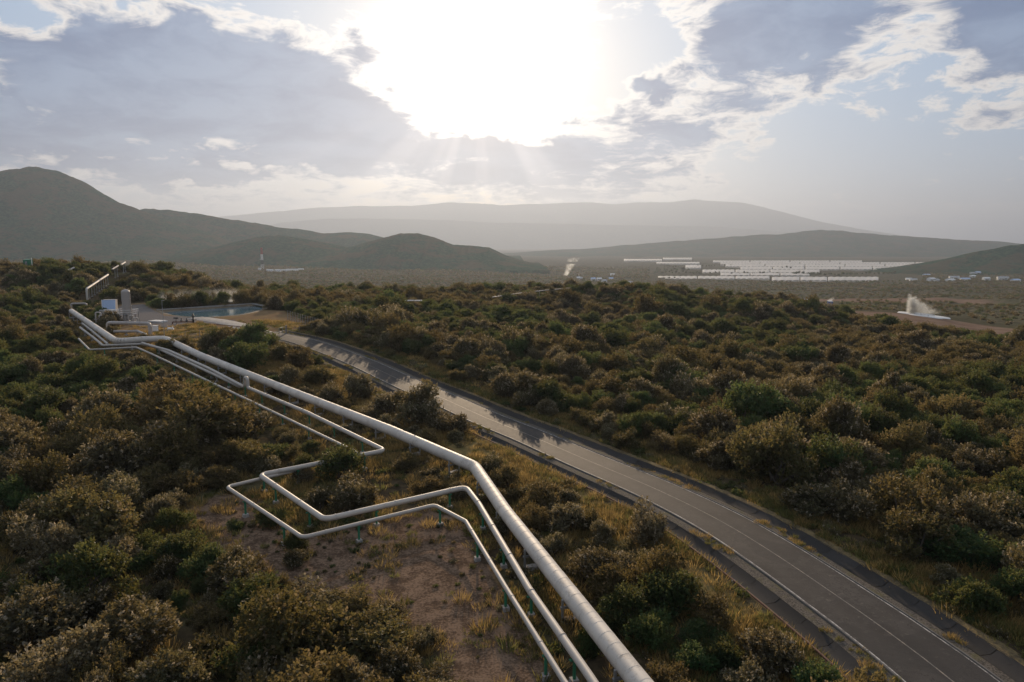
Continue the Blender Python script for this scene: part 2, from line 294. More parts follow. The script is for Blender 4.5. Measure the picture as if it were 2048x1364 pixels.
    'green': [[[353.2, 1656.1], [447.6, 1656.1], [482.4, 1785.8], [380.7, 1785.8]], [[450.0, 1656.1], [538.3, 1656.1], [580.2, 1785.8], [485.0, 1785.8]], [[540.7, 1656.1], [623.0, 1656.1], [671.5, 1785.8], [582.8, 1785.8]], [[600.5, 1580.3], [664.0, 1580.3], [732.6, 1744.8], [662.5, 1744.8]], [[666.3, 1580.3], [727.5, 1580.3], [802.7, 1744.8], [735.1, 1744.8]], [[729.8, 1580.3], [846.4, 1580.3], [933.9, 1744.8], [805.2, 1744.8]], [[559.3, 1837.5], [637.1, 1837.5], [692.5, 1998.4], [608.0, 1998.4]], [[639.8, 1837.5], [717.6, 1837.5], [780.0, 1998.4], [695.5, 1998.4]], [[720.3, 1837.5], [798.1, 1837.5], [867.5, 1998.4], [782.9, 1998.4]], [[562.3, 2023.1], [656.8, 2023.1], [728.6, 2245.7], [623.8, 2245.7]], [[659.8, 2023.1], [760.1, 2023.1], [843.3, 2245.7], [731.9, 2245.7]], [[763.1, 2023.1], [848.7, 2023.1], [941.5, 2245.7], [846.5, 2245.7]], [[851.6, 2023.1], [907.7, 2023.1], [1007.0, 2245.7], [944.8, 2245.7]], [[757.2, 2272.5], [861.5, 2272.5], [964.5, 2545.4], [847.6, 2545.4]], [[864.8, 2272.5], [969.2, 2272.5], [1085.0, 2545.4], [968.2, 2545.4]], [[972.5, 2272.5], [1085.2, 2272.5], [1214.9, 2545.4], [1088.7, 2545.4]], [[1088.5, 2272.5], [1192.9, 2272.5], [1335.4, 2545.4], [1218.6, 2545.4]], [[1196.2, 2272.5], [1284.0, 2272.5], [1437.4, 2545.4], [1339.1, 2545.4]], [[799.0, 2568.2], [945.0, 2568.2], [1050.5, 2856.3], [888.3, 2856.3]], [[948.7, 2568.2], [1094.7, 2568.2], [1216.9, 2856.3], [1054.7, 2856.3]], [[1098.5, 2568.2], [1244.4, 2568.2], [1383.4, 2856.3], [1221.1, 2856.3]], [[1248.2, 2568.2], [1394.1, 2568.2], [1549.8, 2856.3], [1387.5, 2856.3]], [[1397.9, 2568.2], [1543.8, 2568.2], [1716.2, 2856.3], [1553.9, 2856.3]], [[876.2, 2885.0], [1040.0, 2885.0], [1140.1, 3163.6], [960.4, 3163.6]], [[1044.2, 2885.0], [1208.1, 2885.0], [1324.3, 3163.6], [1144.7, 3163.6]], [[1212.3, 2885.0], [1376.2, 2885.0], [1508.6, 3163.6], [1328.9, 3163.6]], [[1380.4, 2885.0], [1544.3, 2885.0], [1692.8, 3163.6], [1513.2, 3163.6]], [[1548.5, 2885.0], [1691.4, 2885.0], [1854.0, 3163.6], [1697.4, 3163.6]], [[1695.6, 2885.0], [1813.3, 2885.0], [1987.6, 3163.6], [1858.6, 3163.6]], [[936.1, 3198.9], [1106.1, 3198.9], [1206.7, 3490.7], [1021.3, 3490.7]], [[1110.8, 3198.9], [1292.4, 3198.9], [1409.9, 3490.7], [1211.8, 3490.7]], [[1297.1, 3198.9], [1478.7, 3198.9], [1613.2, 3490.7], [1415.0, 3490.7]], [[1483.4, 3198.9], [1630.1, 3198.9], [1778.3, 3490.7], [1618.3, 3490.7]], [[612.4, 2421.5], [667.1, 2421.5], [754.5, 2740.2], [692.6, 2740.2]], [[565.6, 3469.6], [757.5, 3469.6], [838.3, 3841.0], [626.0, 3841.0]], [[830.1, 3777.8], [989.5, 3777.8], [1097.5, 4191.2], [920.7, 4191.2]], [[621.2, 2951.9], [806.1, 2951.9], [873.3, 3198.9], [673.0, 3198.9]]],
    'ftrees': [[485.9, 2297.2, 12.6, 0], [494.7, 2289.4, 7.6, 0], [516.9, 2325.8, 7.8, 0], [516.1, 2285.2, 7.4, 0], [529.1, 2274.7, 7.2, 0], [551.3, 2325.7, 8.7, 0], [547.8, 2276.0, 9.0, 0], [568.7, 2284.8, 11.9, 0], [584.6, 2322.2, 10.1, 0], [588.1, 2287.5, 8.8, 0], [427.2, 2046.1, 7.7, 1], [440.6, 2072.8, 7.8, 1], [447.1, 2042.6, 7.0, 1], [458.5, 2044.0, 8.2, 1], [469.7, 2044.5, 6.9, 1], [472.0, 2017.1, 6.2, 1], [481.2, 2011.6, 9.6, 1], [488.4, 2004.3, 5.9, 1], [501.8, 2014.2, 9.8, 1], [503.3, 1981.3, 7.1, 1], [517.9, 1988.3, 6.7, 1], [519.9, 1965.2, 9.5, 1], [535.9, 1987.1, 8.1, 1], [535.4, 1956.3, 9.6, 1], [705.4, 2644.4, 6.1, 2], [727.3, 2686.2, 9.5, 2], [726.6, 2648.8, 6.0, 2], [739.0, 2661.7, 8.9, 2], [752.3, 2661.1, 8.7, 2], [773.9, 2694.4, 11.4, 2], [793.5, 2728.6, 8.0, 2], [804.1, 2723.6, 6.9, 2], [853.2, 2749.3, 8.9, 3], [868.0, 2759.2, 7.7, 3], [864.9, 2711.8, 10.9, 3], [897.8, 2772.6, 9.5, 3], [625.2, 1951.7, 6.2, 4], [635.2, 1959.8, 5.1, 4], [649.5, 1952.8, 6.5, 4], [670.4, 1976.6, 9.1, 4], [671.1, 1954.0, 8.1, 4], [683.6, 1946.1, 4.7, 4], [694.2, 1962.4, 4.7, 4], [710.5, 1962.7, 7.7, 4], [724.4, 1972.8, 9.1, 4], [742.0, 1983.1, 5.0, 4], [749.0, 1972.2, 6.5, 4], [760.8, 1969.6, 9.0, 4], [769.2, 1962.1, 5.4, 4], [794.1, 1923.1, 11.8, 5], [811.3, 1944.7, 10.3, 5], [825.9, 1943.4, 10.8, 5], [825.6, 1919.3, 7.8, 5], [838.2, 1929.5, 10.9, 5], [847.7, 1929.2, 11.5, 5], [850.0, 1902.9, 10.7, 5], [869.0, 1933.9, 9.2, 5], [869.6, 1902.0, 9.7, 5], [891.7, 1926.5, 7.1, 5], [895.7, 1921.4, 7.6, 5], [901.9, 1915.3, 5.9, 5], [903.8, 1892.3, 8.5, 5], [919.1, 1902.1, 11.5, 5], [925.3, 1892.4, 7.8, 5], [946.7, 1913.2, 8.2, 5], [959.0, 1940.1, 10.4, 6], [979.2, 1955.6, 6.6, 6], [974.4, 1934.0, 7.3, 6], [1004.8, 1966.5, 6.0, 6], [1022.4, 1977.0, 8.5, 6], [1030.7, 1973.7, 10.8, 6], [1039.8, 1966.3, 5.6, 6], [1065.3, 1989.8, 10.8, 6], [1087.7, 2004.3, 9.7, 6], [1100.2, 2004.7, 10.8, 6], [1122.5, 2023.9, 9.1, 6], [1132.9, 2030.7, 10.3, 6], [945.3, 2426.6, 5.5, 7], [957.6, 2429.1, 6.1, 7], [971.4, 2425.1, 9.3, 7], [970.3, 2387.0, 8.3, 7], [813.0, 2278.1, 4.3, 8], [831.4, 2277.0, 5.4, 8], [834.1, 2252.6, 3.7, 8], [1085.1, 2950.3, 4.3, 9], [1084.2, 2932.4, 3.8, 9], [1191.7, 2764.3, 4.1, 10], [1219.5, 2796.1, 3.3, 10], [1228.8, 2776.8, 6.2, 10], [1241.5, 2777.2, 5.6, 10], [1259.3, 2783.7, 5.7, 10], [1276.9, 2783.0, 5.3, 10], [739.5, 2440.8, 5.5, 11], [763.4, 2467.6, 3.4, 11], [774.5, 2467.5, 4.4, 11], [777.5, 2437.1, 5.4, 11], [786.7, 2439.0, 5.0, 11], [804.0, 2449.5, 4.3, 11], [1529.3, 2831.7, 4.7, 12], [1550.3, 2842.5, 4.3, 12], [1576.1, 2851.2, 6.2, 12], [1571.9, 2808.4, 5.3, 12], [1323.1, 3161.0, 5.5, 13], [1656.8, 2922.1, 4.6, 14], [1680.8, 2917.1, 4.2, 14], [1700.7, 2906.8, 4.2, 14], [1763.8, 2963.0, 6.0, 14], [1772.6, 2946.5, 8.2, 14], [1838.6, 3001.2, 7.8, 14], [1866.0, 2980.5, 8.1, 14], [514.3, 1939.4, 6.2, 15], [520.3, 1935.3, 4.7, 15], [537.2, 1945.9, 6.3, 15], [556.5, 1964.3, 4.3, 15], [561.7, 1940.8, 6.6, 15], [581.7, 1957.6, 5.8, 15], [593.9, 1964.9, 5.6, 15], [566.6, 2543.7, 6.2, 16], [574.7, 2533.8, 11.8, 16], [583.0, 2539.5, 8.7, 16], [591.3, 2518.2, 8.8, 16], [605.9, 2540.4, 10.6, 16], [620.4, 2551.9, 10.2, 16], [627.9, 2548.7, 10.7, 16], [636.0, 2541.1, 9.3, 16], [644.8, 2531.6, 9.6, 16]],
    'houses': [[932.6, 1609.4], [930.5, 1587.5], [1186.2, 1960.7], [959.3, 1566.2], [958.0, 1545.4], [1383.4, 2221.3], [1030.3, 1609.4], [1099.9, 1703.4], [1180.2, 1754.6], [1322.2, 1960.7], [1332.2, 1960.7], [1114.9, 1609.4], [1169.8, 1631.9], [1080.3, 1631.9], [1093.3, 1486.3], [159.6, 1643.3], [164.4, 1643.3], [183.8, 1552.6], [197.4, 1552.6], [190.5, 1415.7], [268.5, 1830.1], [234.3, 1619.6], [230.0, 1331.8]],
}

# ------------------------------------------------------------------ helpers
def link(o, parent=None):
    COL.objects.link(o)
    if parent is not None: o.parent = parent
    return o


def tag(o, label=None, cat=None, group=None, kind=None):
    if label: o['label'] = label
    if cat: o['category'] = cat
    if group: o['group'] = group
    if kind: o['kind'] = kind
    return o


def empty(name, loc=(0, 0, 0), rz=0.0):
    o = bpy.data.objects.new(name, None); o.location = loc; o.rotation_euler = (0, 0, rz)
    o.empty_display_size = 0.2
    return link(o)


def mesh_np(name, verts, faces, mats=(), smooth=False, attrs=None):
    me = bpy.data.meshes.new(name)
    v = np.asarray(verts, np.float32).reshape(-1, 3); fa = np.asarray(faces, np.int32)
    me.vertices.add(len(v)); me.vertices.foreach_set('co', v.ravel())
    k = fa.shape[1]
    me.loops.add(fa.size); me.loops.foreach_set('vertex_index', fa.ravel())
    me.polygons.add(len(fa)); me.polygons.foreach_set('loop_start', np.arange(0, fa.size, k, dtype=np.int32))
    me.polygons.foreach_set('loop_total', np.full(len(fa), k, np.int32))
    if smooth: me.polygons.foreach_set('use_smooth', np.ones(len(fa), bool))
    for m in mats: me.materials.append(m)
    for an, (dom, arr) in (attrs or {}).items():
        a = me.attributes.new(an, 'FLOAT', dom); a.data.foreach_set('value', np.asarray(arr, np.float32))
    me.update(calc_edges=True); me.validate()
    return me


class MB:
    """collects shapes into one mesh"""
    def __init__(s): s.v, s.f, s.sm = [], [], []
    def add(s, v, f, smooth=False):
        b = len(s.v); s.v += [tuple(p) for p in v]; s.f += [tuple(i + b for i in q) for q in f]; s.sm += [smooth] * len(f); return s
    def box(s, c, d, rz=0.0, top=1.0):
        x, y, z = d[0] / 2, d[1] / 2, d[2] / 2; ca, sa = math.cos(rz), math.sin(rz); v = []
        for k, sc in ((-z, 1.0), (z, top)):
            for a, b in ((-x, -y), (x, -y), (x, y), (-x, y)):
                a, b = a * sc, b * sc
                v.append((c[0] + a * ca - b * sa, c[1] + a * sa + b * ca, c[2] + k))
        return s.add(v, [(3, 2, 1, 0), (4, 5, 6, 7), (0, 1, 5, 4), (1, 2, 6, 5), (2, 3, 7, 6), (3, 0, 4, 7)])
    def tube(s, pts, rad, n=10, caps=True, smooth=True):
        pts = [Vector(p) for p in pts]; rads = rad if isinstance(rad, (list, tuple)) else [rad] * len(pts)
        v, f = [], []; ref = None
        for i, p in enumerate(pts):
            d = (pts[min(i + 1, len(pts) - 1)] - pts[max(i - 1, 0)])
            d = d.normalized() if d.length > 1e-9 else Vector((0, 0, 1))
            if ref is None: ref = Vector((0, 0, 1)) if abs(d.z) < 0.9 else Vector((1, 0, 0))
            a = d.cross(ref).normalized() if d.cross(ref).length > 1e-6 else d.orthogonal().normalized()
            b = a.cross(d).normalized(); ref = b
            for k in range(n):
                t = 2 * math.pi * k / n; v.append(p + (a * math.cos(t) + b * math.sin(t)) * rads[i])
        for i in range(len(pts) - 1):
            for k in range(n):
                k2 = (k + 1) % n; f.append((i * n + k, i * n + k2, (i + 1) * n + k2, (i + 1) * n + k))
        s.add(v, f, smooth)
        if caps:
            m = len(pts) - 1
            s.add(v[:n], [tuple(range(n))[::-1]]); s.add(v[m * n:], [tuple(range(n))])
        return s
    def lathe(s, c, prof, n=20, smooth=True):
        v, f = [], []
        for r, z in prof:
            for k in range(n):
                t = 2 * math.pi * k / n; v.append((c[0] + r * math.cos(t), c[1] + r * math.sin(t), c[2] + z))
        for i in range(len(prof) - 1):
            for k in range(n):
                k2 = (k + 1) % n; f.append((i * n + k, i * n + k2, (i + 1) * n + k2, (i + 1) * n + k))
        return s.add(v, f, smooth)
    def mesh(s, name, mat):
        me = bpy.data.meshes.new(name); me.from_pydata(s.v, [], s.f)
        me.polygons.foreach_set('use_smooth', np.array(s.sm, bool))
        me.materials.append(mat); me.update(); return me
    def obj(s, name, mat, parent=None, loc=(0, 0, 0), rz=0.0):
        o = bpy.data.objects.new(name, s.mesh(name, mat)); o.location = loc; o.rotation_euler = (0, 0, rz)
        return link(o, parent)


def new_mat(name):
    m = bpy.data.materials.new(name); m.use_nodes = True; t = m.node_tree; t.nodes.clear()
    out = t.nodes.new('ShaderNodeOutputMaterial')
    return m, t, out


def principled(t, out, col, rough=0.7, spec=0.3, metal=0.0, bump=None, bstr=0.3, bdist=0.05):
    b = t.nodes.new('ShaderNodeBsdfPrincipled')
    for sock, q in ((b.inputs['Base Color'], col), (b.inputs['Roughness'], rough)):
        if isinstance(q, S): t.links.new(q.k, sock)
        elif isinstance(q, (int, float)): sock.default_value = q
        else: sock.default_value = (*q, 1)
    b.inputs['Specular IOR Level'].default_value = spec; b.inputs['Metallic'].default_value = metal
    if bump is not None:
        bn = t.nodes.new('ShaderNodeBump'); bn.inputs['Strength'].default_value = bstr; bn.inputs['Distance'].default_value = bdist
        t.links.new(bump.k, bn.inputs['Height']); t.links.new(bn.outputs[0], b.inputs['Normal'])
    t.links.new(b.outputs[0], out.inputs['Surface'])
    return b


def coords(t, kind='Object'):
    n = t.nodes.new('ShaderNodeTexCoord'); return S(t, n.outputs[kind])
def position(t):
    n = t.nodes.new('ShaderNodeNewGeometry'); return S(t, n.outputs['Position'])
def attr(t, name):
    n = t.nodes.new('ShaderNodeAttribute'); n.attribute_name = name; return S(t, n.outputs['Fac'])
def objrand(t):
    n = t.nodes.new('ShaderNodeObjectInfo'); return S(t, n.outputs['Random'])


def plain(name, c, rough=0.6, var=0.12, scale=3.0, spec=0.3, metal=0.0, stain=None, bstr=0.15):
    """weathered plain paint / concrete / metal"""
    m, t, out = new_mat(name); p = position(t)
    n1 = noise(t, p, scale, 5, 0.6); n2 = noise(t, p, scale * 7, 4, 0.6)
    k = (n1 * 0.7 + n2 * 0.3 - 0.5) * (2 * var) + 1.0 + (objrand(t) - 0.5) * var
    col = vmul(t, c, k)
    if stain: col = mixc(t, (n1 * 0.6 + n2 * 0.4).step(0.50, 0.66) * 0.8, col, stain)
    principled(t, out, col, rough, spec, metal, n2, bstr, 0.02)
    return m


M = {}
M['clad'] = plain('pipe_cladding', (0.50, 0.455, 0.40), 0.58, 0.16, 0.9, 0.35, 0.0, (0.30, 0.26, 0.215))
M['clad2'] = plain('pipe_cladding_small', (0.37, 0.335, 0.295), 0.55, 0.18, 1.0, 0.45, 0.0, (0.30, 0.26, 0.22))
M['kerb'] = plain('kerb_concrete', (0.11, 0.102, 0.095), 0.9, 0.3, 1.5, 0.1, 0, (0.05, 0.046, 0.042))
M['concrete'] = plain('concrete', (0.30, 0.28, 0.26), 0.85, 0.2, 2.0, 0.2, 0, (0.16, 0.14, 0.12))
M['drain'] = plain('drain_concrete', (0.042, 0.039, 0.037), 0.95, 0.3, 0.9, 0.05, 0, (0.03, 0.028, 0.025))
M['green_paint'] = plain('green_paint', (0.03, 0.16, 0.085), 0.5, 0.15, 4, 0.4)
M['steel'] = plain('galvanised_steel', (0.33, 0.33, 0.33), 0.45, 0.15, 3, 0.5, 0.5)
M['rust'] = plain('rusty_steel', (0.12, 0.06, 0.04), 0.75, 0.35, 2, 0.3, 0, (0.06, 0.035, 0.03))
M['white'] = plain('white_paint', (0.72, 0.71, 0.69), 0.55, 0.08, 2)
M['vessel'] = plain('vessel_paint', (0.33, 0.30, 0.275), 0.5, 0.10, 1.2, 0.4, 0, (0.28, 0.24, 0.21))
M['blue_sheet'] = plain('pale_blue_sheet', (0.36, 0.48, 0.68), 0.4, 0.08, 2, 0.5)
M['blue'] = plain('blue_paint', (0.10, 0.16, 0.34), 0.5, 0.1, 2)
M['dark'] = plain('dark_paint', (0.03, 0.03, 0.032), 0.6, 0.2, 3)
M['red'] = plain('red_paint', (0.35, 0.035, 0.03), 0.5, 0.15, 3)
M['post'] = plain('weathered_post', (0.20, 0.18, 0.16), 0.9, 0.25, 3, 0.2)
M['bark'] = plain('bark', (0.10, 0.085, 0.07), 0.95, 0.3, 6, 0.15)
M['silica'] = plain('white_silica', (0.55, 0.545, 0.53), 0.7, 0.1, 0.3)


# ------------------------------------------------------------------ polyline geometry
def seg_dist(P, poly):
    """distance of points P (n,2) to an open polyline, signed: + right of travel"""
    P = np.asarray(P, float); poly = np.asarray(poly, float)
    best = np.full(len(P), 1e9); sgn = np.zeros(len(P))
    for a, b in zip(poly[:-1], poly[1:]):
        ab = b - a; t = np.clip(((P - a) @ ab) / (ab @ ab), 0, 1)
        d = P - (a + t[:, None] * ab); q = np.hypot(d[:, 0], d[:, 1]); c = ab[0] * d[:, 1] - ab[1] * d[:, 0]
        m = q < best; best[m] = q[m]; sgn[m] = np.where(c[m] < 0, 1, -1)
    return best * sgn


def inside(P, poly):
    P = np.asarray(P, float); r = np.zeros(len(P), bool); n = len(poly)
    for i in range(n):
        (x0, y0), (x1, y1) = poly[i], poly[(i + 1) % n]
        c = ((y0 > P[:, 1]) != (y1 > P[:, 1]))
        xi = (x1 - x0) * (P[:, 1] - y0) / ((y1 - y0) if abs(y1 - y0) > 1e-9 else 1e-9) + x0
        r ^= c & (P[:, 0] < xi)
    return r


def poly_mask(P, poly, soft):
    """1 inside, fading over soft metres across the edge"""
    d = np.abs(seg_dist(P, list(poly) + [poly[0]])); i = inside(P, poly)
    return sstep(-soft, soft, np.where(i, d, -d))


def smooth_line(pts, step):
    """Catmull-Rom through pts, resampled evenly"""
    p = np.array(pts, float); p = np.vstack([2 * p[0] - p[1], p, 2 * p[-1] - p[-2]]); o = []
    for i in range(1, len(p) - 2):
        t = np.linspace(0, 1, 24, endpoint=False)[:, None]
        a, b, c, d = p[i - 1], p[i], p[i + 1], p[i + 2]
        o.append(0.5 * (2 * b + (c - a) * t + (2 * a - 5 * b + 4 * c - d) * t ** 2 + (3 * b - a - 3 * c + d) * t ** 3))
    o = np.vstack(o + [p[-2:-1]]); L = np.r_[0, np.cumsum(np.hypot(*np.diff(o[:, :2], axis=0).T))]
    n = max(2, int(L[-1] / step)); s = np.linspace(0, L[-1], n)
    return np.stack([np.interp(s, L, o[:, k]) for k in range(o.shape[1])], 1)


ROAD = smooth_line(LAY['road'], 1.5)
ROAD_S = ROAD[::3]
POND = LAY['pond']
PC = np.mean(POND, 0)
POND_IN = [tuple(PC + (np.array(q) - PC) * 1.02) for q in POND]
POND_Z = 6.0


def ground_z(x, y):
    x = np.atleast_1d(np.asarray(x, float)); y = np.atleast_1d(np.asarray(y, float))
    z = terrain(x, y)
    m = (y > 5) & (y < 240) & (np.abs(x) < 130)
    if m.any():
        P = np.stack([x[m], y[m]], 1)
        far = sstep(163, 172, y[m])            # past the gate the track lies on the ground
        d = np.abs(seg_dist(P, ROAD_S))
        z[m] -= 0.62 * (1 - sstep(5.7, 7.2, d)) * (1 - far) + 0.10 * (1 - sstep(2.5, 4, d)) * far
        pz = poly_mask(P, POND_IN, 1.8)
        z[m] = z[m] * (1 - pz) + np.minimum(z[m], POND_Z - 1.8) * pz
    return z
def gz(x, y): return float(ground_z(x, y)[0])
def tz(x, y): return float(terrain(x, y))


# ------------------------------------------------------------------ ground
def build_ground():
    ang = np.radians(np.r_[np.arange(-52, 52.01, 0.25), np.arange(57, 308, 5.0)])
    rad = np.r_[np.geomspace(3, 400, 430), np.geomspace(412, 28000, 150)]
    A, Q = np.meshgrid(ang, rad); x = Q * np.sin(A); y = Q * np.cos(A)
    z = ground_z(x.ravel(), y.ravel())
    v = np.stack([x.ravel(), y.ravel(), z], 1); na, nr = len(ang), len(rad)
    i = np.arange(nr - 1)[:, None] * na; k = np.arange(na)[None]; k2 = (k + 1) % na
    f = np.stack([i + k, i + k2, i + na + k2, i + na + k], -1).reshape(-1, 4)[:, ::-1]
    v = np.vstack([v, [[0, 0, 0]]]); c = len(v) - 1
    P = v[:, :2]; n = len(P)
    nearm = (P[:, 1] > 5) & (P[:, 1] < 330)
    def masked(poly, soft):
        o = np.zeros(n); o[nearm] = poly_mask(P[nearm], poly, soft); return o
    dirt = masked(LAY['dirt'], 2.5); gold = masked(LAY['gold'], 2.0); pad = masked(LAY['pad'], 1.5); comp = masked(LAY['compound'], 3)
    brown = sstep(0, 1, 1.6 - ((P[:, 0] - 210) / 62) ** 2 - ((P[:, 1] - 350) / 62) ** 2) + sstep(0, 1, 1.3 - ((P[:, 0] - 400) / 150) ** 2 - ((P[:, 1] - 780) / 110) ** 2)
    far = sstep(330, 600, np.hypot(P[:, 0], P[:, 1]))
    me = mesh_np('ground', v, f, [ground_mat()], True, {'dirt': ('POINT', dirt), 'gold': ('POINT', gold), 'pad': ('POINT', pad), 'comp': ('POINT', comp), 'brown': ('POINT', np.clip(brown, 0, 1)), 'farland': ('POINT', far)})
    bm = bmesh.new(); bm.from_mesh(me); bm.verts.ensure_lookup_table()
    for k in range(na): bm.faces.new((bm.verts[c], bm.verts[(k + 1) % na], bm.verts[k]))
    bm.to_mesh(me); bm.free()
    o = link(bpy.data.objects.new('ground', me)); tag(o, 'brown bush country with dry grass and bare earth', 'ground', kind='structure')


def ground_mat():
    m, t, out = new_mat('bush_ground'); p = position(t)
    n1 = noise(t, p, 0.09, 4, 0.6); n2 = noise(t, p, 0.7, 6, 0.65); n3 = noise(t, p, 5.0, 5, 0.65)
    litter = mixc(t, n2.step(0.38, 0.66), (0.036, 0.028, 0.018), (0.085, 0.062, 0.036))
    litter = mixc(t, n1.step(0.45, 0.65) * 0.7, litter, (0.085, 0.080, 0.038))
    goldc = mixc(t, n2.step(0.35, 0.65), (0.21, 0.145, 0.060), (0.13, 0.105, 0.045))
    dirtc = mixc(t, (n2 * 0.5 + n3 * 0.5).step(0.42, 0.58), (0.075, 0.050, 0.034), (0.185, 0.125, 0.085))
    padc = mixc(t, n3.step(0.35, 0.65), (0.13, 0.115, 0.105), (0.18, 0.165, 0.155))
    compc = mixc(t, n2.step(0.35, 0.65), (0.17, 0.105, 0.065), (0.20, 0.145, 0.075))
    brownc = mixc(t, n1.step(0.35, 0.65), (0.15, 0.098, 0.070), (0.20, 0.14, 0.10))
    speck = noise(t, p, 0.16, 6, 0.7)
    farc = mixc(t, speck.step(0.44, 0.58), (0.050, 0.048, 0.030), (0.14, 0.115, 0.075))
    farc = mixc(t, noise(t, p, 0.012, 4, 0.6).step(0.42, 0.62) * 0.6, farc, (0.085, 0.082, 0.048))
    edge = (n2 - 0.5) * 0.9
    c = mixc(t, attr(t, 'farland'), litter, farc)
    for name, col in (('gold', goldc), ('comp', compc), ('dirt', dirtc), ('pad', padc), ('brown', brownc)):
        a = attr(t, name); c = mixc(t, (a + edge * a * (1.0 - a) * 3.0).step(0.25, 0.75), c, col)
    bump = n2 * 0.6 + n3 * 0.4
    principled(t, out, c, 1.0, 0.0, 0, bump, 0.6, 0.25)
    return m


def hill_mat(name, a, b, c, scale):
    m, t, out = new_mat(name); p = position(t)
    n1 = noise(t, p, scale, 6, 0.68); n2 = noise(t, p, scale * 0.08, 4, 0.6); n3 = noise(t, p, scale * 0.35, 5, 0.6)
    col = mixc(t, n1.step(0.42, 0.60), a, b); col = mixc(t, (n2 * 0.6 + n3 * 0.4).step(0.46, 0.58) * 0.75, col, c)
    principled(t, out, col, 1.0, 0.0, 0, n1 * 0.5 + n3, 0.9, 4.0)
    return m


def fbm2(x, y, seed, octs=5):
    rs = np.random.RandomState(seed); o = 0; a = 1.0; f = 1.0
    for k in range(octs):
        th = rs.uniform(0, 6.28, 3); ph = rs.uniform(0, 6.28, 3); s = 0
        for q in range(3): s = s + np.sin((x * np.cos(th[q]) + y * np.sin(th[q])) * f * rs.uniform(0.8, 1.25) + ph[q] + 1.2 * np.sin((x * np.sin(th[q]) - y * np.cos(th[q])) * f * 0.7 + ph[q - 1]))
        o = o + a * s / 3; a *= 0.52; f *= 1.93
    return o


def build_hill(name, key, label, mat, base, depth, seed, gully, res=(300, 90)):
    D, prof = next((d, p) for k, d, p in LAY['hills'] if k == key)
    px, pz = np.array(prof).T; ext = (px[-1] - px[0]) * 0.12
    x = np.linspace(px[0] - ext, px[-1] + ext, res[0]); w = np.linspace(-1.15, 1.3, res[1])
    ridge = np.interp(x, np.r_[px[0] - ext, px, px[-1] + ext], np.r_[base, pz, base])
    k = max(3, res[0] // 60); kern = np.hanning(k + 2)[1:-1]; kern /= kern.sum()
    ridge = np.convolve(np.pad(ridge, (k // 2, k - 1 - k // 2), 'edge'), kern, 'valid')
    X, Wg = np.meshgrid(x, w); hgt = np.maximum(ridge[None] - base, 0)
    L = (px[-1] - px[0])
    n = fbm2(X / L * 26, Wg * 2.2, seed); g = np.abs(fbm2(X / L * 42 + Wg * 1.5, Wg * 0.9 + 9, seed + 1, 4))
    fall = np.clip(1 - np.abs(Wg) ** 1.35 / (1 + 0.12 * n), 0, 1); fall = fall ** 1.25
    side = 4 * np.abs(Wg) * (1.15 - np.minimum(np.abs(Wg), 1.15)) / 1.3
    z = base + hgt * fall - gully * (0.35 + g) * side * (hgt / (hgt.max() + 1)) ** 0.6
    z += gully * 0.22 * fbm2(X / L * 130, Wg * 9, seed + 5, 3) * np.clip(hgt / hgt.max(), 0, 1)
    z = np.where(np.abs(Wg) > 1.05, base - 25, z); z[:, 0] = base - 25; z[:, -1] = base - 25
    Y = D + Wg * depth
    X2 = X * (1 + (Y - D) / D * 0.0)
    v = np.stack([X2.ravel(), Y.ravel(), z.ravel()], 1); nx, ny = res
    i = np.arange(ny - 1)[:, None] * nx; kk = np.arange(nx - 1)[None]
    f = np.stack([i + kk, i + kk + 1, i + nx + kk + 1, i + nx + kk], -1).reshape(-1, 4)
    o = link(bpy.data.objects.new(name, mesh_np(name, v, f, [mat], True)))
    tag(o, label, 'hill', kind='structure'); return o


HM = hill_mat('bushy_hillside', (0.010, 0.034, 0.019), (0.042, 0.074, 0.040), (0.074, 0.058, 0.034), 0.10)
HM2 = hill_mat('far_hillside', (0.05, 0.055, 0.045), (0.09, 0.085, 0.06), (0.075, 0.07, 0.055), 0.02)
build_ground()
build_hill('mountain', 'mountain', 'tall rounded dark green mountain at the far left', HM, -40, 800, 11, 15, (420, 130))
build_hill('ridge', 'ridge', 'long low ridge running right from the mountain', HM, -40, 650, 23, 11, (420, 110))
build_hill('foothill', 'hump', 'low smooth foothill in front of the long ridge', HM, -42, 420, 31, 4, (300, 80))
build_hill('hill', 'hill', 'small rounded hill at the right end of the ridge', HM, -48, 420, 47, 4, (320, 80))
build_hill('plateau_hill', 'right', 'broad hazy hill behind the white greenhouses', HM, -64, 1300, 53, 26, (420, 100))
build_hill('spur', 'dark', 'dark green hill slope at the right edge', HM, -64, 420, 61, 14, (320, 100))
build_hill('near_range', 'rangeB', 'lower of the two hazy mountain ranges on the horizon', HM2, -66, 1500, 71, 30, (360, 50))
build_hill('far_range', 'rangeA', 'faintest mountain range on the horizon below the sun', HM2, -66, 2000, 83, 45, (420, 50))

# ------------------------------------------------------------------ road corridor
def road_frames():
    p = ROAD; d = np.gradient(p, axis=0); d /= np.hypot(d[:, 0], d[:, 1])[:, None]
    nrm = np.stack([d[:, 1], -d[:, 0]], 1)                        # to the right of travel (away from camera)
    z = terrain(p[:, 0], p[:, 1]); k = np.hanning(13); k /= k.sum()
    z = np.convolve(np.pad(z, 6, 'edge'), k, 'valid')
    return p, d, nrm, z
RP, RD, RN, RZ = road_frames()
GATE_I = int(np.argmin(np.hypot(RP[:, 0] - LAY['gate'][0][0], RP[:, 1] - LAY['gate'][0][1])))


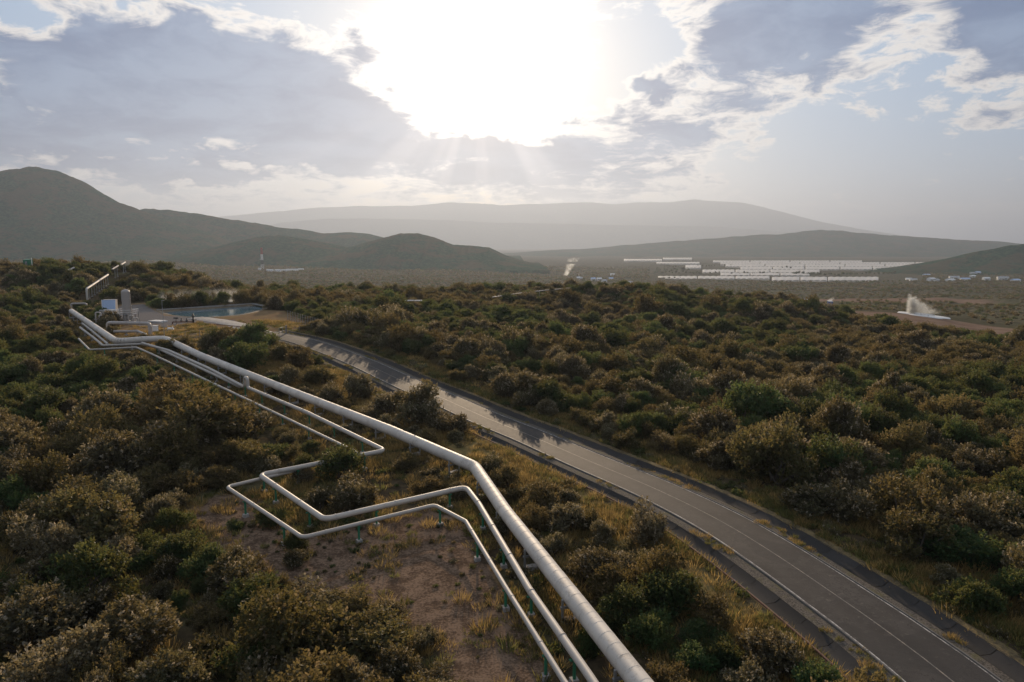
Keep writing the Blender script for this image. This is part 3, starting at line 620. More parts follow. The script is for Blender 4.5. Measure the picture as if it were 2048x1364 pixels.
def strip(offs, i0=0, i1=None, wob=0.0, seed=0):
    """ribbon along the road: offs = [(lateral, height)]"""
    i1 = len(RP) if i1 is None else i1; rs = np.random.RandomState(seed); v = []
    for i in range(i0, i1):
        for (o, h) in offs:
            oo = o + (rs.uniform(-wob, wob) if wob else 0.0)
            q = RP[i] + RN[i] * oo; v.append((q[0], q[1], RZ[i] + h))
    m = len(offs); n = i1 - i0
    f = [(a * m + b, a * m + b + 1, (a + 1) * m + b + 1, (a + 1) * m + b) for a in range(n - 1) for b in range(m - 1)]
    return v, [q[::-1] for q in f]


def asphalt():
    m, t, out = new_mat('worn_asphalt'); p = position(t)
    n1 = noise(t, p, 0.25, 5, 0.6); n2 = noise(t, p, 2.2, 6, 0.7); n3 = noise(t, p, 30, 3, 0.6)
    a = attr(t, 'track')
    c = mixc(t, (n1 * 0.5 + n2 * 0.5).step(0.38, 0.64), (0.021, 0.0195, 0.019), (0.044, 0.040, 0.038))
    c = mixc(t, a * 0.28, c, (0.07, 0.061, 0.055))
    c = mixc(t, n2.step(0.60, 0.70) * 0.4, c, (0.12, 0.10, 0.085))
    crack = (noise(t, p, 0.55, 6, 0.6) - 0.5).abs().step(0.012, 0.003) * n1.step(0.40, 0.60); c = mixc(t, crack * 0.8, c, (0.018, 0.017, 0.016))
    patch = noise(t, vmul(t, p, (1.0)), 0.11, 1, 0.4).step(0.585, 0.60); c = mixc(t, patch * 0.45, c, (0.024, 0.023, 0.023))
    principled(t, out, c, n2 * 0.2 + 0.66, 0.16, 0, n3 * 0.6 + n2, 0.5, 0.03)
    return m


def line_paint(name, c, lo, hi):
    m, t, out = new_mat(name); p = position(t)
    w = (noise(t, p, 1.3, 6, 0.7) * 0.6 + noise(t, p, 11, 4, 0.6) * 0.4).step(lo, hi)
    col = mixc(t, w, c, (0.085, 0.08, 0.076)); principled(t, out, col, 0.7, 0.3)
    return m


def build_road():
    xs = [-3.0, -2.55, -2.1, -1.5, -0.9, -0.45, 0, 0.45, 0.9, 1.5, 2.1, 2.55, 3.0]
    tr = [0, .2, .6, 1, .6, .2, .1, .2, .6, 1, .6, .2, 0]
    g = GATE_I + 2
    v, f = strip([(x, 0.05 + 0.05 * (1 - (x / 3) ** 2)) for x in xs], 0, g)
    me = mesh_np('road', v, f, [asphalt()], True, {'track': ('POINT', np.tile(tr, g))})
    road = link(bpy.data.objects.new('road', me)); tag(road, 'two lane worn asphalt road running to the plant gate', 'road', kind='structure')
    M['line'] = line_paint('worn_white_line', (0.42, 0.40, 0.37), 0.40, 0.60)
    M['cline'] = line_paint('worn_centre_line', (0.24, 0.20, 0.16), 0.36, 0.58)
    for x, w, k, nm in ((-2.88, 0.05, 'line', 'edge_line'), (2.88, 0.05, 'line', 'edge_line'), (0.0, 0.05, 'cline', 'centre_line')):
        zz = 0.05 + 0.05 * (1 - (x / 3) ** 2) + 0.005
        v, f = strip([(x - w, zz), (x + w, zz)], 0, g, 0.008, 3)
        link(bpy.data.objects.new(nm, mesh_np(nm, v, f, [M[k]], True)), road)
    # low kerb along the outer edge
    for s in (-1, 1):
        v, f = strip([(s * 3.0, 0.0), (s * 3.0, 0.11), (s * 3.14, 0.11), (s * 3.14, -0.1)], 0, g, 0.006, 7)
        if s > 0: f = [q[::-1] for q in f]
        link(bpy.data.objects.new('kerb', mesh_np('kerb', v, f, [M['kerb']])), road)
    # gravel track past the gate
    mt, t, out = new_mat('gravel_track'); p = position(t); n = noise(t, p, 1.5, 6, 0.65)
    principled(t, out, mixc(t, n.step(0.35, 0.65), (0.20, 0.185, 0.17), (0.29, 0.275, 0.26)), 0.9, 0.15, 0, n, 0.4, 0.05)
    v, f = strip([(-2.8, -0.12), (-2.3, 0.03), (0, 0.07), (2.3, 0.03), (2.8, -0.12)], GATE_I, None, 0.15, 5)
    tag(link(bpy.data.objects.new('track', mesh_np('track', v, f, [mt], True))), 'pale gravel track from the gate past the pond', 'track', kind='structure')
    # verges and banks
    mv, t, out = new_mat('gravel_verge'); p = position(t); n = noise(t, p, 0.8, 5, 0.6); n2 = noise(t, p, 9, 5, 0.7)
    c = mixc(t, n2.step(0.40, 0.60), (0.045, 0.040, 0.034), (0.13, 0.11, 0.09)); c = mixc(t, n.step(0.5, 0.65) * 0.6, c, (0.10, 0.09, 0.04))
    principled(t, out, c, 0.95, 0.1, 0, n2, 0.8, 0.08)
    mb, t, out = new_mat('earth_bank'); p = position(t); n = noise(t, p, 0.6, 6, 0.65); n2 = noise(t, p, 6, 5, 0.65)
    c = mixc(t, (n * 0.5 + n2 * 0.5).step(0.40, 0.62), (0.075, 0.058, 0.036), (0.17, 0.125, 0.06)); principled(t, out, c, 0.95, 0.1, 0, n2, 0.7, 0.1)
    for s in (-1, 1):
        wv = 4.3 if s < 0 else 4.0
        v, f = strip([(s * 3.14, -0.02), (s * 3.6, 0.03), (s * wv, -0.02)], 0, g, 0.05, 11)
        if s > 0: pass
        else: f = [q[::-1] for q in f]
        o = link(bpy.data.objects.new('verge', mesh_np('verge', v, f, [mv], True)))
        tag(o, 'gravel verge along the %s side of the road' % ('left' if s < 0 else 'right'), 'verge', kind='structure')
        we = wv + 1.75
        v, f = strip([(s * we, 0.0), (s * (we + 0.5), 0.10), (s * (we + 1.6), -0.25)], 0, g, 0.08, 13)
        if s < 0: f = [q[::-1] for q in f]
        o = link(bpy.data.objects.new('bank', mesh_np('bank', v, f, [mb], True)))
        tag(o, 'grassy earth bank outside the %s roadside drain' % ('left' if s < 0 else 'right'), 'bank', kind='structure')
        # drain: cast concrete slabs with open joints, shallow trough
        dr = empty('drain', (0, 0, 0)); tag(dr, 'dark concrete drain of cast slabs along the %s side of the road' % ('left' if s < 0 else 'right'), 'drain')
        per = 2
        for i in range(2, g - per, per):
            v, f = strip([(s * (wv - 0.02), 0.0), (s * (wv + 0.45), -0.30), (s * (wv + 1.25), -0.30), (s * (we + 0.05), 0.03)], i, i + per + 1)
            v = [np.array(q) for q in v]
            for r in range(4):                                    # joint gap
                a, b = v[r].copy(), v[8 + r].copy(); e = (b - a) / np.linalg.norm(b - a) * 0.025
                v[r] = a + e; v[8 + r] = b - e
                dz = random.Random(i * 7 + r // 4).uniform(-0.012, 0.012)
                for q in (r, 4 + r, 8 + r): v[q][2] += dz
            if s < 0: f = [q[::-1] for q in f]
            o = bpy.data.objects.new('slab', mesh_np('slab', v, f, [M['drain']])); link(o, dr)
    # rusty water pipe beside the left drain
    pts = []
    for i in range(0, min(g, 70), 2):
        q = RP[i] + RN[i] * -6.45; pts.append((q[0], q[1], RZ[i] + 0.26))
    w = empty('water_pipe', pts[0]); tag(w, 'thin rusty water pipe lying beside the left roadside drain', 'pipe')
    MB().tube([Vector(q) - Vector(pts[0]) for q in pts], 0.09, 10).obj('pipe', M['rust'], w)
    cl = MB().box((0, 0, 0), (0.26, 0.2, 0.34)).mesh('saddle', M['concrete'])
    for q in pts[1::3]:
        o = bpy.data.objects.new('saddle', cl); o.location = Vector(q) - Vector(pts[0]) + Vector((0, 0, -0.15)); link(o, w)
build_road()


# ------------------------------------------------------------------ pipelines
def fillet(pts, rad, n=6):
    """round the corners of a 3-D polyline"""
    pts = [Vector(p) for p in pts]; o = [pts[0]]
    for a, b, c in zip(pts[:-2], pts[1:-1], pts[2:]):
        u, w = (a - b), (c - b); lu, lw = u.length, w.length; u.normalize(); w.normalize()
        turn = math.pi - u.angle(w)
        if turn < R(7): o.append(b); continue
        d = min(rad * math.tan(turn / 2), lu * 0.48, lw * 0.48); p, q = b + u * d, b + w * d
        for k in range(n + 1):
            t = k / n; o.append(p * (1 - t) ** 2 + b * 2 * t * (1 - t) + q * t ** 2)
    o.append(pts[-1]); return o


def along(pts, step):
    """(point, direction) every step metres"""
    o = []; acc = 0.0; nxt = 0.0
    for a, b in zip(pts[:-1], pts[1:]):
        d = (b - a); l = d.length
        if l < 1e-6: continue
        d /= l
        while nxt <= acc + l: o.append((a + d * (nxt - acc), d.copy())); nxt += step
        acc += l
    return o


def line3(xy, dz, zs=None):
    """lift a plan line above the ground, with the grade evened out"""
    p = np.array(xy, float); z = terrain(p[:, 0], p[:, 1])
    return [Vector((a, b, c + dz)) for (a, b), c in zip(p, z)]


def simplify(pts, keep):
    """drop survey points on straight runs so that runs are truly straight"""
    return [pts[i] for i in keep]


def aim(o, a, b):
    d = Vector(b) - Vector(a); o.location = a; o.rotation_mode = 'QUATERNION'; o.rotation_quaternion = d.to_track_quat('Y', 'Z'); o.scale = (1, d.length, 1)


def support_meshes(r, tall, mat):
    b = MB(); w = r * 0.9 + 0.12
    for s in (-1, 1): b.box((s * w, 0, -tall / 2 - r * 0.2), (0.14, 0.14, tall))
    b.box((0, 0, -r - 0.09), (w * 2 + 0.3, 0.18, 0.16))
    return b.mesh('support', mat)


def post_mesh(r, tall, mat):
    b = MB(); b.tube([(0, 0, -tall), (0, 0, -r - 0.05)], 0.11, 8); b.box((0, 0, -r - 0.05), (r * 2.4, 0.22, 0.08)); b.box((0, 0, -tall + 0.06), (0.42, 0.42, 0.05))
    return b.mesh('support', mat)


FOOT = MB().box((0, 0, 0), (0.7, 0.7, 0.5), 0, 0.85)
def add_supports(root, pts, r, step, mat, big, off=0.0):
    base = root.location
    fm = FOOT.mesh('foot', M['concrete']) if 'footmesh' not in M else M['footmesh']; M['footmesh'] = fm
    cache = {}
    for k, (p, d) in enumerate(along(pts, step)):
        if k == 0 and off == 0: continue
        g = gz(p.x, p.y); tall = p.z - g + 0.1
        if tall < r + 0.25 or tall > 6: continue
        key = round(tall, 1)
        if key not in cache: cache[key] = support_meshes(r, key, mat) if big else post_mesh(r, key, mat)
        o = bpy.data.objects.new('support', cache[key]); o.location = p - base; o.rotation_euler = (0, 0, math.atan2(d.y, d.x) - math.pi / 2); link(o, root)
        f = bpy.data.objects.new('foot', fm); f.location = (0, 0, g + 0.06 - p.z); f.scale = (2.2, 0.9, 1) if big else (0.8, 0.8, 1); link(f, o)


def section_mesh(r):
    """one sheet-metal jacket, unit length along Y, its far end lapping over the next"""
    b = MB(); n = 24; v, f = [], []
    prof = [(r * 0.995, 0.0), (r * 0.995, 0.94), (r * 1.010, 0.94), (r * 1.010, 1.004), (r * 0.98, 1.004)]
    for (q0, y0), (q1, y1) in zip(prof[:-1], prof[1:]):
        v = [(q * math.cos(2 * math.pi * k / n), y, q * math.sin(2 * math.pi * k / n)) for q, y in ((q0, y0), (q1, y1)) for k in range(n)]
        b.add(v, [(k, n + k, n + (k + 1) % n, (k + 1) % n) for k in range(n)], True)
    me = b.mesh('jacket', M['clad'])
    return me


def build_big_pipe():
    xy = np.array(LAY['big']); pts = line3(xy, 1.9)
    d0 = (pts[0] - pts[1]).normalized()
    pts = [pts[0] + d0 * 16 + Vector((0, 0, 0))] + pts
    pts[0].z = tz(pts[0].x, pts[0].y) + 1.9
    pts = simplify(pts, [0, 1, 4, 6, 9, 11, 13, 15, 17, 18, 20, 23])
    path = fillet(pts, 3.2, 7)
    root = empty('steam_pipeline', path[0]); tag(root, 'thickest pale jacketed steam pipeline bending beside the road', 'pipeline')
    # straights in jackets of equal length, bends in short gores
    me = section_mesh(0.66); base = root.location; rr = random.Random(5)
    segs = []
    for a, b in zip(path[:-1], path[1:]):
        l = (b - a).length; n = max(1, round(l / 1.25))
        for k in range(n): segs.append((a.lerp(b, k / n), a.lerp(b, (k + 1) / n)))
    for k, (a, b) in enumerate(segs):
        o = bpy.data.objects.new('jacket', me); aim(o, a - base, b - base)
        s = rr.uniform(0.995, 1.005); o.scale = (s, o.scale[1], s); link(o, root)
    add_supports(root, path, 0.66, 8.5, M['steel'], True, 1)
    return path


def build_small_pipe(label, pts, r, mat, rad, step, smat, collars=6.0, n=14):
    path = fillet(pts, rad, 7)
    root = empty('pipeline', path[0]); tag(root, label, 'pipeline'); base = root.location
    MB().tube([p - base for p in path], r, n).obj('pipe', mat, root)
    cm = MB().tube([(0, -0.06, 0), (0, 0.06, 0)], r * 1.12, n).mesh('collar', mat)
    for p, d in along(path, collars)[1:]:
        o = bpy.data.objects.new('collar', cm); o.location = p - base; o.rotation_mode = 'QUATERNION'; o.rotation_quaternion = d.to_track_quat('Y', 'Z'); link(o, root)
    add_supports(root, path, r, step, smat, False)
    return path


BIG = build_big_pipe()
_m = line3(LAY['mid'], 1.9)
_m = [_m[0] + (_m[0] - _m[1]).normalized() * 14] + _m; _m[0].z = tz(_m[0].x, _m[0].y) + 1.9
_m = simplify(_m, [0, 1, 3, 5, 6, 8, 11, 15, 18, 21])
_e = _m[-1]; _d = (_m[-1] - _m[-2]).normalized()
_mu = line3(LAY['midup'], 1.5)
_m = _m + [_e + _d * 0.8, _e + _d * 0.8 + Vector((0, 0, 1.6)), _e + _d * 2.0 + Vector((0, 0, 1.6)), _e + _d * 2.0 + Vector((0, 0, -0.2))] + simplify(_mu, [2, 3, 5])
MID = build_small_pipe('medium pale pipe with square loop left of the thickest pipe', _m, 0.27, M['clad2'], 0.9, 8.0, M['green_paint'])
MID2 = build_small_pipe('medium grey pipe running straight from the plant, left of its twin', simplify(line3(LAY['mid2'], 1.2), [0, 1, 2, 3, 4, 5, 6]), 0.25, M['clad2'], 0.9, 9.0, M['steel'])
MID3 = build_small_pipe('short grey pipe joining from the bushes beside the plant', line3(LAY['mid3'], 1.25), 0.25, M['clad2'], 0.9, 9.0, M['steel'])
_t = line3(LAY['thin'], 1.8)
for _k in range(10, len(_t)): _t[_k].z -= 0.35
_t = [_t[0] + (_t[0] - _t[1]).normalized() * 14] + _t; _t[0].z = tz(_t[0].x, _t[0].y) + 1.8
_t = simplify(_t, [0, 1, 3, 5, 6, 8, 10, 12, 13, 15, 17, 18, 19, 20])
THIN = build_small_pipe('thinnest pipe making the outer zigzag loop over bare earth', _t, 0.185, M['clad2'], 0.7, 8.5, M['green_paint'])


# ------------------------------------------------------------------ plant
def build_plant():
    vx, vy = LAY['vessel']; g = gz(vx, vy)
    v = empty('separator_vessel', (vx, vy, g)); tag(v, 'tall grey cylindrical separator vessel with domed top', 'vessel')
    prof = [(1.02, 1.4), (1.06, 1.7), (1.06, 8.3)] + [(1.06 * math.cos(a), 8.3 + 0.75 * math.sin(a)) for a in np.linspace(0.1, 1.5, 8)] + [(0.0, 9.06)]
    s = MB().lathe((0, 0, 0), prof, 28).obj('shell', M['vessel'], v)
    for z in (2.8, 4.7, 6.6): MB().lathe((0, 0, z), [(1.06, -0.05), (1.09, -0.05), (1.09, 0.05), (1.06, 0.05)], 28).obj('ring', M['vessel'], s)
    MB().lathe((0, 0, 0), [(1.18, 0.0), (1.10, 0.1), (1.02, 1.45)], 28).obj('skirt', M['concrete'], v)
    b = MB()
    for x in (-0.25, 0.25): b.tube([(1.28, x, 0), (1.28, x, 8.6)], 0.03, 6)
    for k in range(27): b.tube([(1.28, -0.25, 0.35 + k * 0.31), (1.28, 0.25, 0.35 + k * 0.31)], 0.018, 5)
    b.obj('ladder', M['dark'], v)
    b = MB().tube(fillet([(0.3, -1.0, 2.4), (0.3, -1.7, 2.4), (0.3, -1.7, 0.2)], 0.4), 0.33, 14); b.obj('nozzle', M['vessel'], v)
    MB().lathe((0.75, -1.35, 0), [(0.36, 0), (0.36, 2.5), (0.28, 2.72), (0, 2.8)], 16).obj('drain_pot', M['vessel'], v)
    b = MB()
    for a in np.linspace(0.2, 2.9, 9): b.tube([(1.5 + 0.35 * math.sin(a), 0.5, 1.0 + 1.9 * a / 3), (1.5 + 0.35 * math.sin(a + .34), 0.5, 1.0 + 1.9 * (a + .34) / 3)], 0.05, 6)
    b.obj('hose', M['dark'], v)
    # cabin on legs with pale blue sheeting
    cx, cy = LAY['cabin']; g = gz(cx, cy)
    c = empty('control_cabin', (cx, cy, g), R(14)); tag(c, 'pale blue sheet-clad cabin on legs left of the vessel', 'cabin')
    for x in (-1.45, 1.45):
        for y in (-1.2, 1.2): MB().box((x, y, 0.8), (0.14, 0.14, 1.6)).obj('leg', M['white'], c)
    for k in range(6):
        x = -1.375 + k * 0.55; MB().add([(x - .262, -1.25, 1.62), (x + .262, -1.25, 1.62), (x + .262, -0.55, 5.6), (x - .262, -0.55, 5.6), (x - .262, -1.20, 1.62), (x + .262, -1.20, 1.62), (x + .262, -0.50, 5.6), (x - .262, -0.50, 5.6)], [(0, 1, 2, 3), (7, 6, 5, 4), (1, 5, 6, 2), (4, 0, 3, 7), (3, 2, 6, 7), (4, 5, 1, 0)]).obj('sheet', M['blue_sheet'], c)
    MB().add([(-1.6, -1.2, 1.6), (1.6, -1.2, 1.6), (1.6, 1.3, 1.6), (-1.6, 1.3, 1.6), (-1.6, -0.45, 5.65), (1.6, -0.45, 5.65), (1.6, 1.3, 5.65), (-1.6, 1.3, 5.65)], [(0, 4, 7, 3), (1, 2, 6, 5), (3, 7, 6, 2), (4, 5, 6, 7), (0, 3, 2, 1)]).obj('wall', M['vessel'], c)
    MB().box((-1.66, -0.9, 3.6), (0.12, 0.16, 4.2)).obj('corner_post', M['white'], c)
    w = MB().box((0.6, -1.22, 2.1), (1.5, 0.06, 0.8)).obj('window', M['dark'], c); MB().box((0.6, -1.26, 2.1), (0.06, 0.05, 0.8)).obj('mullion', M['white'], w)
    # pipe rack
    rx, ry = LAY['rack']; rx -= 2.4; g = gz(rx, ry)
    k = empty('pipe_rack', (rx, ry, g)); tag(k, 'open steel frame of thin pipes between cabin and vessel', 'frame')
    for x in (-2.2, -0.8, 0.6, 1.6):
        for y in (-0.9, 0.9): MB().box((x, y, 1.7), (0.13, 0.13, 3.4)).obj('post', M['steel'], k)
    for z in (1.5, 2.6, 3.4):
        for y in (-0.9, 0.9): MB().box((-0.3, y + 0.12, z), (4.1, 0.10, 0.14)).obj('beam', M['white'], k)
    for q, (y, z) in enumerate(((-0.5, 1.75), (0, 1.75), (0.5, 1.75), (-0.3, 2.85), (0.3, 2.85))):
        MB().tube(fillet([(-2.6, y, z - 1.2), (-2.6, y, z), (2.3, y, z), (2.3, y, z - 1.4)], 0.3), 0.13, 10).obj('pipe', M['clad2'], k)
    for x in (-1.6, 0.1, 1.2): MB().lathe((x, -1.15, 0.4), [(0.0, 0), (0.28, 0.02), (0.28, 0.7), (0.1, 0.8), (0.08, 1.2), (0.24, 1.22), (0.24, 1.28), (0, 1.28)], 12).obj('valve', M['dark' if x > 0 else 'clad2'], k)
    # steel access platform round the vessel
    k = empty('access_platform', (vx - 0.4, vy - 0.2, gz(vx, vy))); tag(k, 'steel access platform with railings wrapped round the vessel', 'platform')
    for x in (-2.6, 2.4):
        for y in (-2.0, 2.0): MB().box((x, y, 1.9), (0.16, 0.16, 3.8)).obj('leg', M['steel'], k)
    for y in (-1.75, 1.75): MB().box((-0.1, y, 2.62), (5.1, 0.7, 0.10)).obj('deck', M['steel'], k)
    for x in (-2.35, 2.15): MB().box((x, 0, 2.6), (0.6, 2.7, 0.10)).obj('deck', M['steel'], k)
    for z in (3.2, 3.75):
        for y in (-2.1, 2.1): MB().tube([(-2.65, y, z), (2.45, y, z)], 0.04, 6).obj('rail', M['white'], k)
        for x in (-2.7, 2.5): MB().tube([(x, -2.05, z), (x, 2.05, z)], 0.04, 6).obj('rail', M['white'], k)
    for j in range(5): MB().box((2.9 + j * 0.28, -1.75, 2.4 - j * 0.5), (0.3, 0.8, 0.06)).obj('step', M['steel'], k)
    # second smaller drum and standpipes
    dx, dy = vx - 3.4, vy - 2.6; k = empty('drain_drum', (dx, dy, gz(dx, dy))); tag(k, 'small upright grey drum in front of the pipe rack', 'drum')
    MB().lathe((0, 0, 0), [(0.62, 0.5), (0.62, 2.9)] + [(0.62 * math.cos(a), 2.9 + 0.4 * math.sin(a)) for a in np.linspace(0.2, 1.57, 5)], 18).obj('shell', M['vessel'], k)
    for a in (0.5, 2.6, 4.7): MB().box((0.5 * math.cos(a), 0.5 * math.sin(a), 0.3), (0.12, 0.12, 0.7)).obj('leg', M['steel'], k)
    for j, (sx, h) in enumerate(((-6.3, 3.4), (-5.4, 2.6), (-1.9, 3.0), (2.2, 2.4), (3.4, 1.8))):
        px_, py_ = vx + sx, vy - 3.4; k = empty('standpipe', (px_, py_, gz(px_, py_))); tag(k, ['tall standpipe at the left of the pipe rack', 'shorter standpipe beside the pipe rack', 'standpipe before the vessel foot', 'standpipe right of the vessel', 'lowest standpipe right of the vessel'][j], 'standpipe')
        MB().tube(fillet([(0, 0, 0), (0, 0, h), (0.9, 0.5, h), (0.9, 0.5, h * 0.4)], 0.35), 0.19, 10).obj('pipe', M['clad2'], k); MB().lathe((0, 0, h * 0.45), [(0.19, 0), (0.34, 0.02), (0.34, 0.12), (0.19, 0.14)], 12).obj('flange', M['steel'], k)
        MB().lathe((-0.35, 0, h * 0.6), [(0.2, 0), (0.2, 0.06), (0.14, 0.06), (0.14, 0)], 10).obj('handwheel', M['dark'], k)
    # manifold portal pipes
    a, b = LAY['loopA']; za, zb = gz(*a), gz(*b); top = max(za, zb) + 2.9
    build_small_pipe('grey pipe portal standing in front of the vessel', [Vector((*a, za + 0.2)), Vector((*a, top - 0.2)), Vector((*b, top)), Vector((*b, zb + 0.1))], 0.40, M['vessel'], 0.8, 50, M['steel'], 4.0)
    lp = line3(LAY['lowpipe'], 1.0); build_small_pipe('low cranked grey pipe under the pipe portal', [lp[0] + Vector((0, 0, -0.1)), lp[1], lp[2], lp[2] + Vector((0.2, -0.4, -0.9))], 0.30, M['vessel'], 0.7, 3.0, M['steel'], 3.0)
    a, b = LAY['leftloop']; a = Vector((*a, tz(*a) + 0.5)); b = Vector((a.x + 4.2, a.y + 1.0, a.z))
    build_small_pipe('small inverted U pipe at the left end of the plant', [a, a + Vector((0, 0, 1.9)), b + Vector((0, 0, 1.9)), b + Vector((0, 0, -.4))], 0.30, M['vessel'], 0.7, 50, M['steel'], 3.0)
    a, b = LAY['leftpipe']; a = Vector((*a, tz(*a) + 0.75)); b = Vector((a.x + 8, a.y + 2.2, a.z))
    build_small_pipe('thin horizontal pipe left of the cabin with drooping end', [a, b, b + Vector((0.5, 0, -0.9))], 0.17, M['clad2'], 0.4, 3.5, M['steel'], 4.0)
    # two more jacketed lines coming in from the left, seen between bushes
    p = [Vector(q) for q in BIG]; e = p[-1]
    d = (p[-1] - p[-3]).normalized(); s = Vector((d.y, -d.x, 0))
    a = Vector((-112.5, 170.5, 0)) + s * 0
    build_small_pipe('grey pipe beside the thickest pipeline at the plant', [Vector((q.x + 3.2, q.y + 1.6, tz(q.x + 3.2, q.y + 1.6) + 1.3)) for q in (e, e.lerp(p[-2], 0.5), p[-2].lerp(p[-2], 0.5))][:2] + [Vector((-103.0, 172.0, tz(-103, 172) + 1.3))], 0.30, M['clad2'], 0.6, 6, M['steel'], 4.0)
    # cabinet, slab, valve tree, mast
    x, y = LAY['cabinet']; g = gz(x, y)
    c = empty('equipment_cabinet', (x, y, g)); tag(c, 'small white equipment cabinet right of the pipe portal', 'cabinet')
    MB().box((0, 0, 0.85), (1.05, 0.75, 1.2)).obj('body', M['white'], c); MB().box((0, 0, 1.5), (1.2, 0.95, 0.08)).obj('lid', M['white'], c); MB().box((0, 0, 0.13), (1.2, 0.9, 0.26)).obj('plinth', M['concrete'], c)
    MB().box((0, -0.385, 0.85), (0.9, 0.03, 1.05)).obj('door', M['white'], c)
    x, y = LAY['slab']; g = gz(x, y); c = empty('concrete_slab', (x, y, g)); tag(c, 'pale raised concrete slab beside the gravel pad', 'slab')
    MB().box((0, 0, 0.2), (4.2, 2.6, 0.4), R(-18)).obj('slab', M['silica'], c); MB().box((0, -1.5, 0.08), (4.4, 0.4, 0.16), R(-18)).obj('step', M['concrete'], c)
    x, y = LAY['valve']; g = gz(x, y); c = empty('wellhead', (x, y, g)); tag(c, 'dark wellhead valve tree standing before the pond', 'wellhead')
    MB().lathe((0, 0, 0), [(0.5, 0), (0.5, 0.15), (0.22, 0.2), (0.22, 1.0), (0.42, 1.05), (0.42, 1.25), (0.2, 1.3), (0.2, 2.0), (0.4, 2.05), (0.4, 2.25), (0.18, 2.3), (0.18, 2.8), (0, 2.85)], 14).obj('stem', M['dark'], c)
    for z in (1.15, 2.15): MB().lathe((0.55, 0, z - 0.05), [(0.36, 0), (0.36, 0.1), (0.28, 0.1), (0.28, 0)], 14).obj('handwheel', M['dark'], c)
    MB().tube(fillet([(-0.1, 0, 0.6), (-5.2, -0.6, 0.6), (-5.2, -0.6, 0.0)], 0.4), 0.16, 10).obj('flow_pipe', M['rust'], c)
    MB().tube([(0.1, -0.2, 0.35), (9.5, -4.5, 0.3), (16.0, -8.6, 0.3)], 0.11, 8).obj('ground_pipe', M['rust'], c)
    for x2 in (-1.6, -3.0): MB().lathe((x2, -0.17, 0.5), [(0.3, 0), (0.3, 0.5), (0.12, 0.6), (0.1, 0.95), (0.3, 1.0), (0, 1.02)], 12).obj('valve', M['dark'], c)
    MB().box((-4.4, -0.2, 1.6), (1.1, 0.4, 0.35)).obj('meter_box', M['dark'], c); MB().box((-4.4, -0.2, 0.7), (0.1, 0.1, 1.4)).obj('meter_leg', M['dark'], c)
    x, y = LAY['mast']; g = gz(x, y); c = empty('lamp_mast', (x, y, g)); tag(c, 'thin tall lamp mast beside the white cabinet', 'mast')
    MB().tube([(0, 0, 0), (0, 0, 8.6)], [0.07, 0.04], 8).obj('pole', M['steel'], c); MB().box((0.25, 0, 8.6), (0.6, 0.18, 0.08)).obj('lamp_head', M['steel'], c); MB().box((0, 0, 0.1), (0.4, 0.4, 0.2)).obj('foot', M['concrete'], c)
    x, y = LAY['cabinet']; x += 3.0; y += 1.2; g = gz(x, y); c = empty('pump_unit', (x, y, g)); tag(c, 'low white pump unit on the red earth beside the cabinet', 'pump')
    MB().box((0, 0, 0.25), (1.6, 0.7, 0.12)).obj('base', M['steel'], c); MB().tube([(-0.6, 0, 0.6), (0.3, 0, 0.6)], 0.27, 12).obj('motor', M['white'], c); MB().lathe((0.6, 0, 0.3), [(0.3, 0), (0.3, 0.35), (0.1, 0.5), (0.1, 0.8), (0, 0.82)], 12).obj('housing', M['white'], c)
    for s2 in (-0.6, 0.6): MB().box((s2, 0, 0.1), (0.12, 0.6, 0.2)).obj('foot', M['steel'], c)


def build_pond():
    n = len(POND); P = np.array(POND); c = P.mean(0)
    ring = smooth_line([tuple(q) for q in POND] + [tuple(POND[0])], 1.0); 
    def scaled(k): return c + (ring - c) * k
    m, t, out = new_mat('pond_liner'); p = position(t); nn = noise(t, p, 0.8, 5, 0.6)
    principled(t, out, mixc(t, nn.step(0.35, 0.65), (0.11, 0.08, 0.05), (0.16, 0.125, 0.085)), 0.9, 0.2, 0, nn, 0.4, 0.05)
    prof = [(1.18, -0.5), (1.09, 0.02), (1.06, 0.06), (1.0, -0.15), (0.90, -1.15)]
    v = []
    for k, h in prof:
        for q in scaled(k): v.append((q[0], q[1], POND_Z + 0.30 + h))
    N = len(ring); f = [(i * N + a, i * N + (a + 1) % N, (i + 1) * N + (a + 1) % N, (i + 1) * N + a) for i in range(len(prof) - 1) for a in range(N)]
    tag(link(bpy.data.objects.new('pond_bank', mesh_np('pond_bank', v, [q[::-1] for q in f], [m], True))), 'low earth bank around the pond', 'bank', kind='structure')
    m, t, out = new_mat('brine_water'); p = position(t)
    principled(t, out, (0.10, 0.17, 0.20), 0.10, 0.6, 0, noise(t, p, 1.6, 3, 0.6), 0.10, 0.03)
    q = scaled(0.965); v = [(a, b, POND_Z - 0.28) for a, b in q] + [(c[0], c[1], POND_Z - 0.28)]
    o = link(bpy.data.objects.new('pond_water', mesh_np('pond_water', v, [(a, (a + 1) % N, N) for a in range(N)], [m]))); tag(o, 'blue green water of the brine pond beside the plant', 'water', kind='structure')
    # concrete coping along the far edge
    k = empty('pond_coping', (0, 0, 0)); tag(k, 'pale concrete coping along the far edge of the pond', 'coping')
    cm = MB().box((0, 0, 0), (1.0, 1.0, 1.0)).mesh('coping_block', M['concrete'])
    far = [np.array(POND[0]), np.array(POND[1]), np.array(POND[2])]
    for a, b in zip(far[:-1], far[1:]):
        a = c + (a - c) * 1.075; b = c + (b - c) * 1.075; L = np.linalg.norm(b - a); m2 = int(L / 2.0)
        for j in range(m2):
            q = a + (b - a) * (j + 0.5) / m2; o = bpy.data.objects.new('coping_block', cm); o.location = (q[0], q[1], POND_Z + 0.38); o.rotation_euler = (0, 0, math.atan2(b[1] - a[1], b[0] - a[0])); o.scale = (L / m2 - 0.04, 0.6, 0.42); link(o, k)


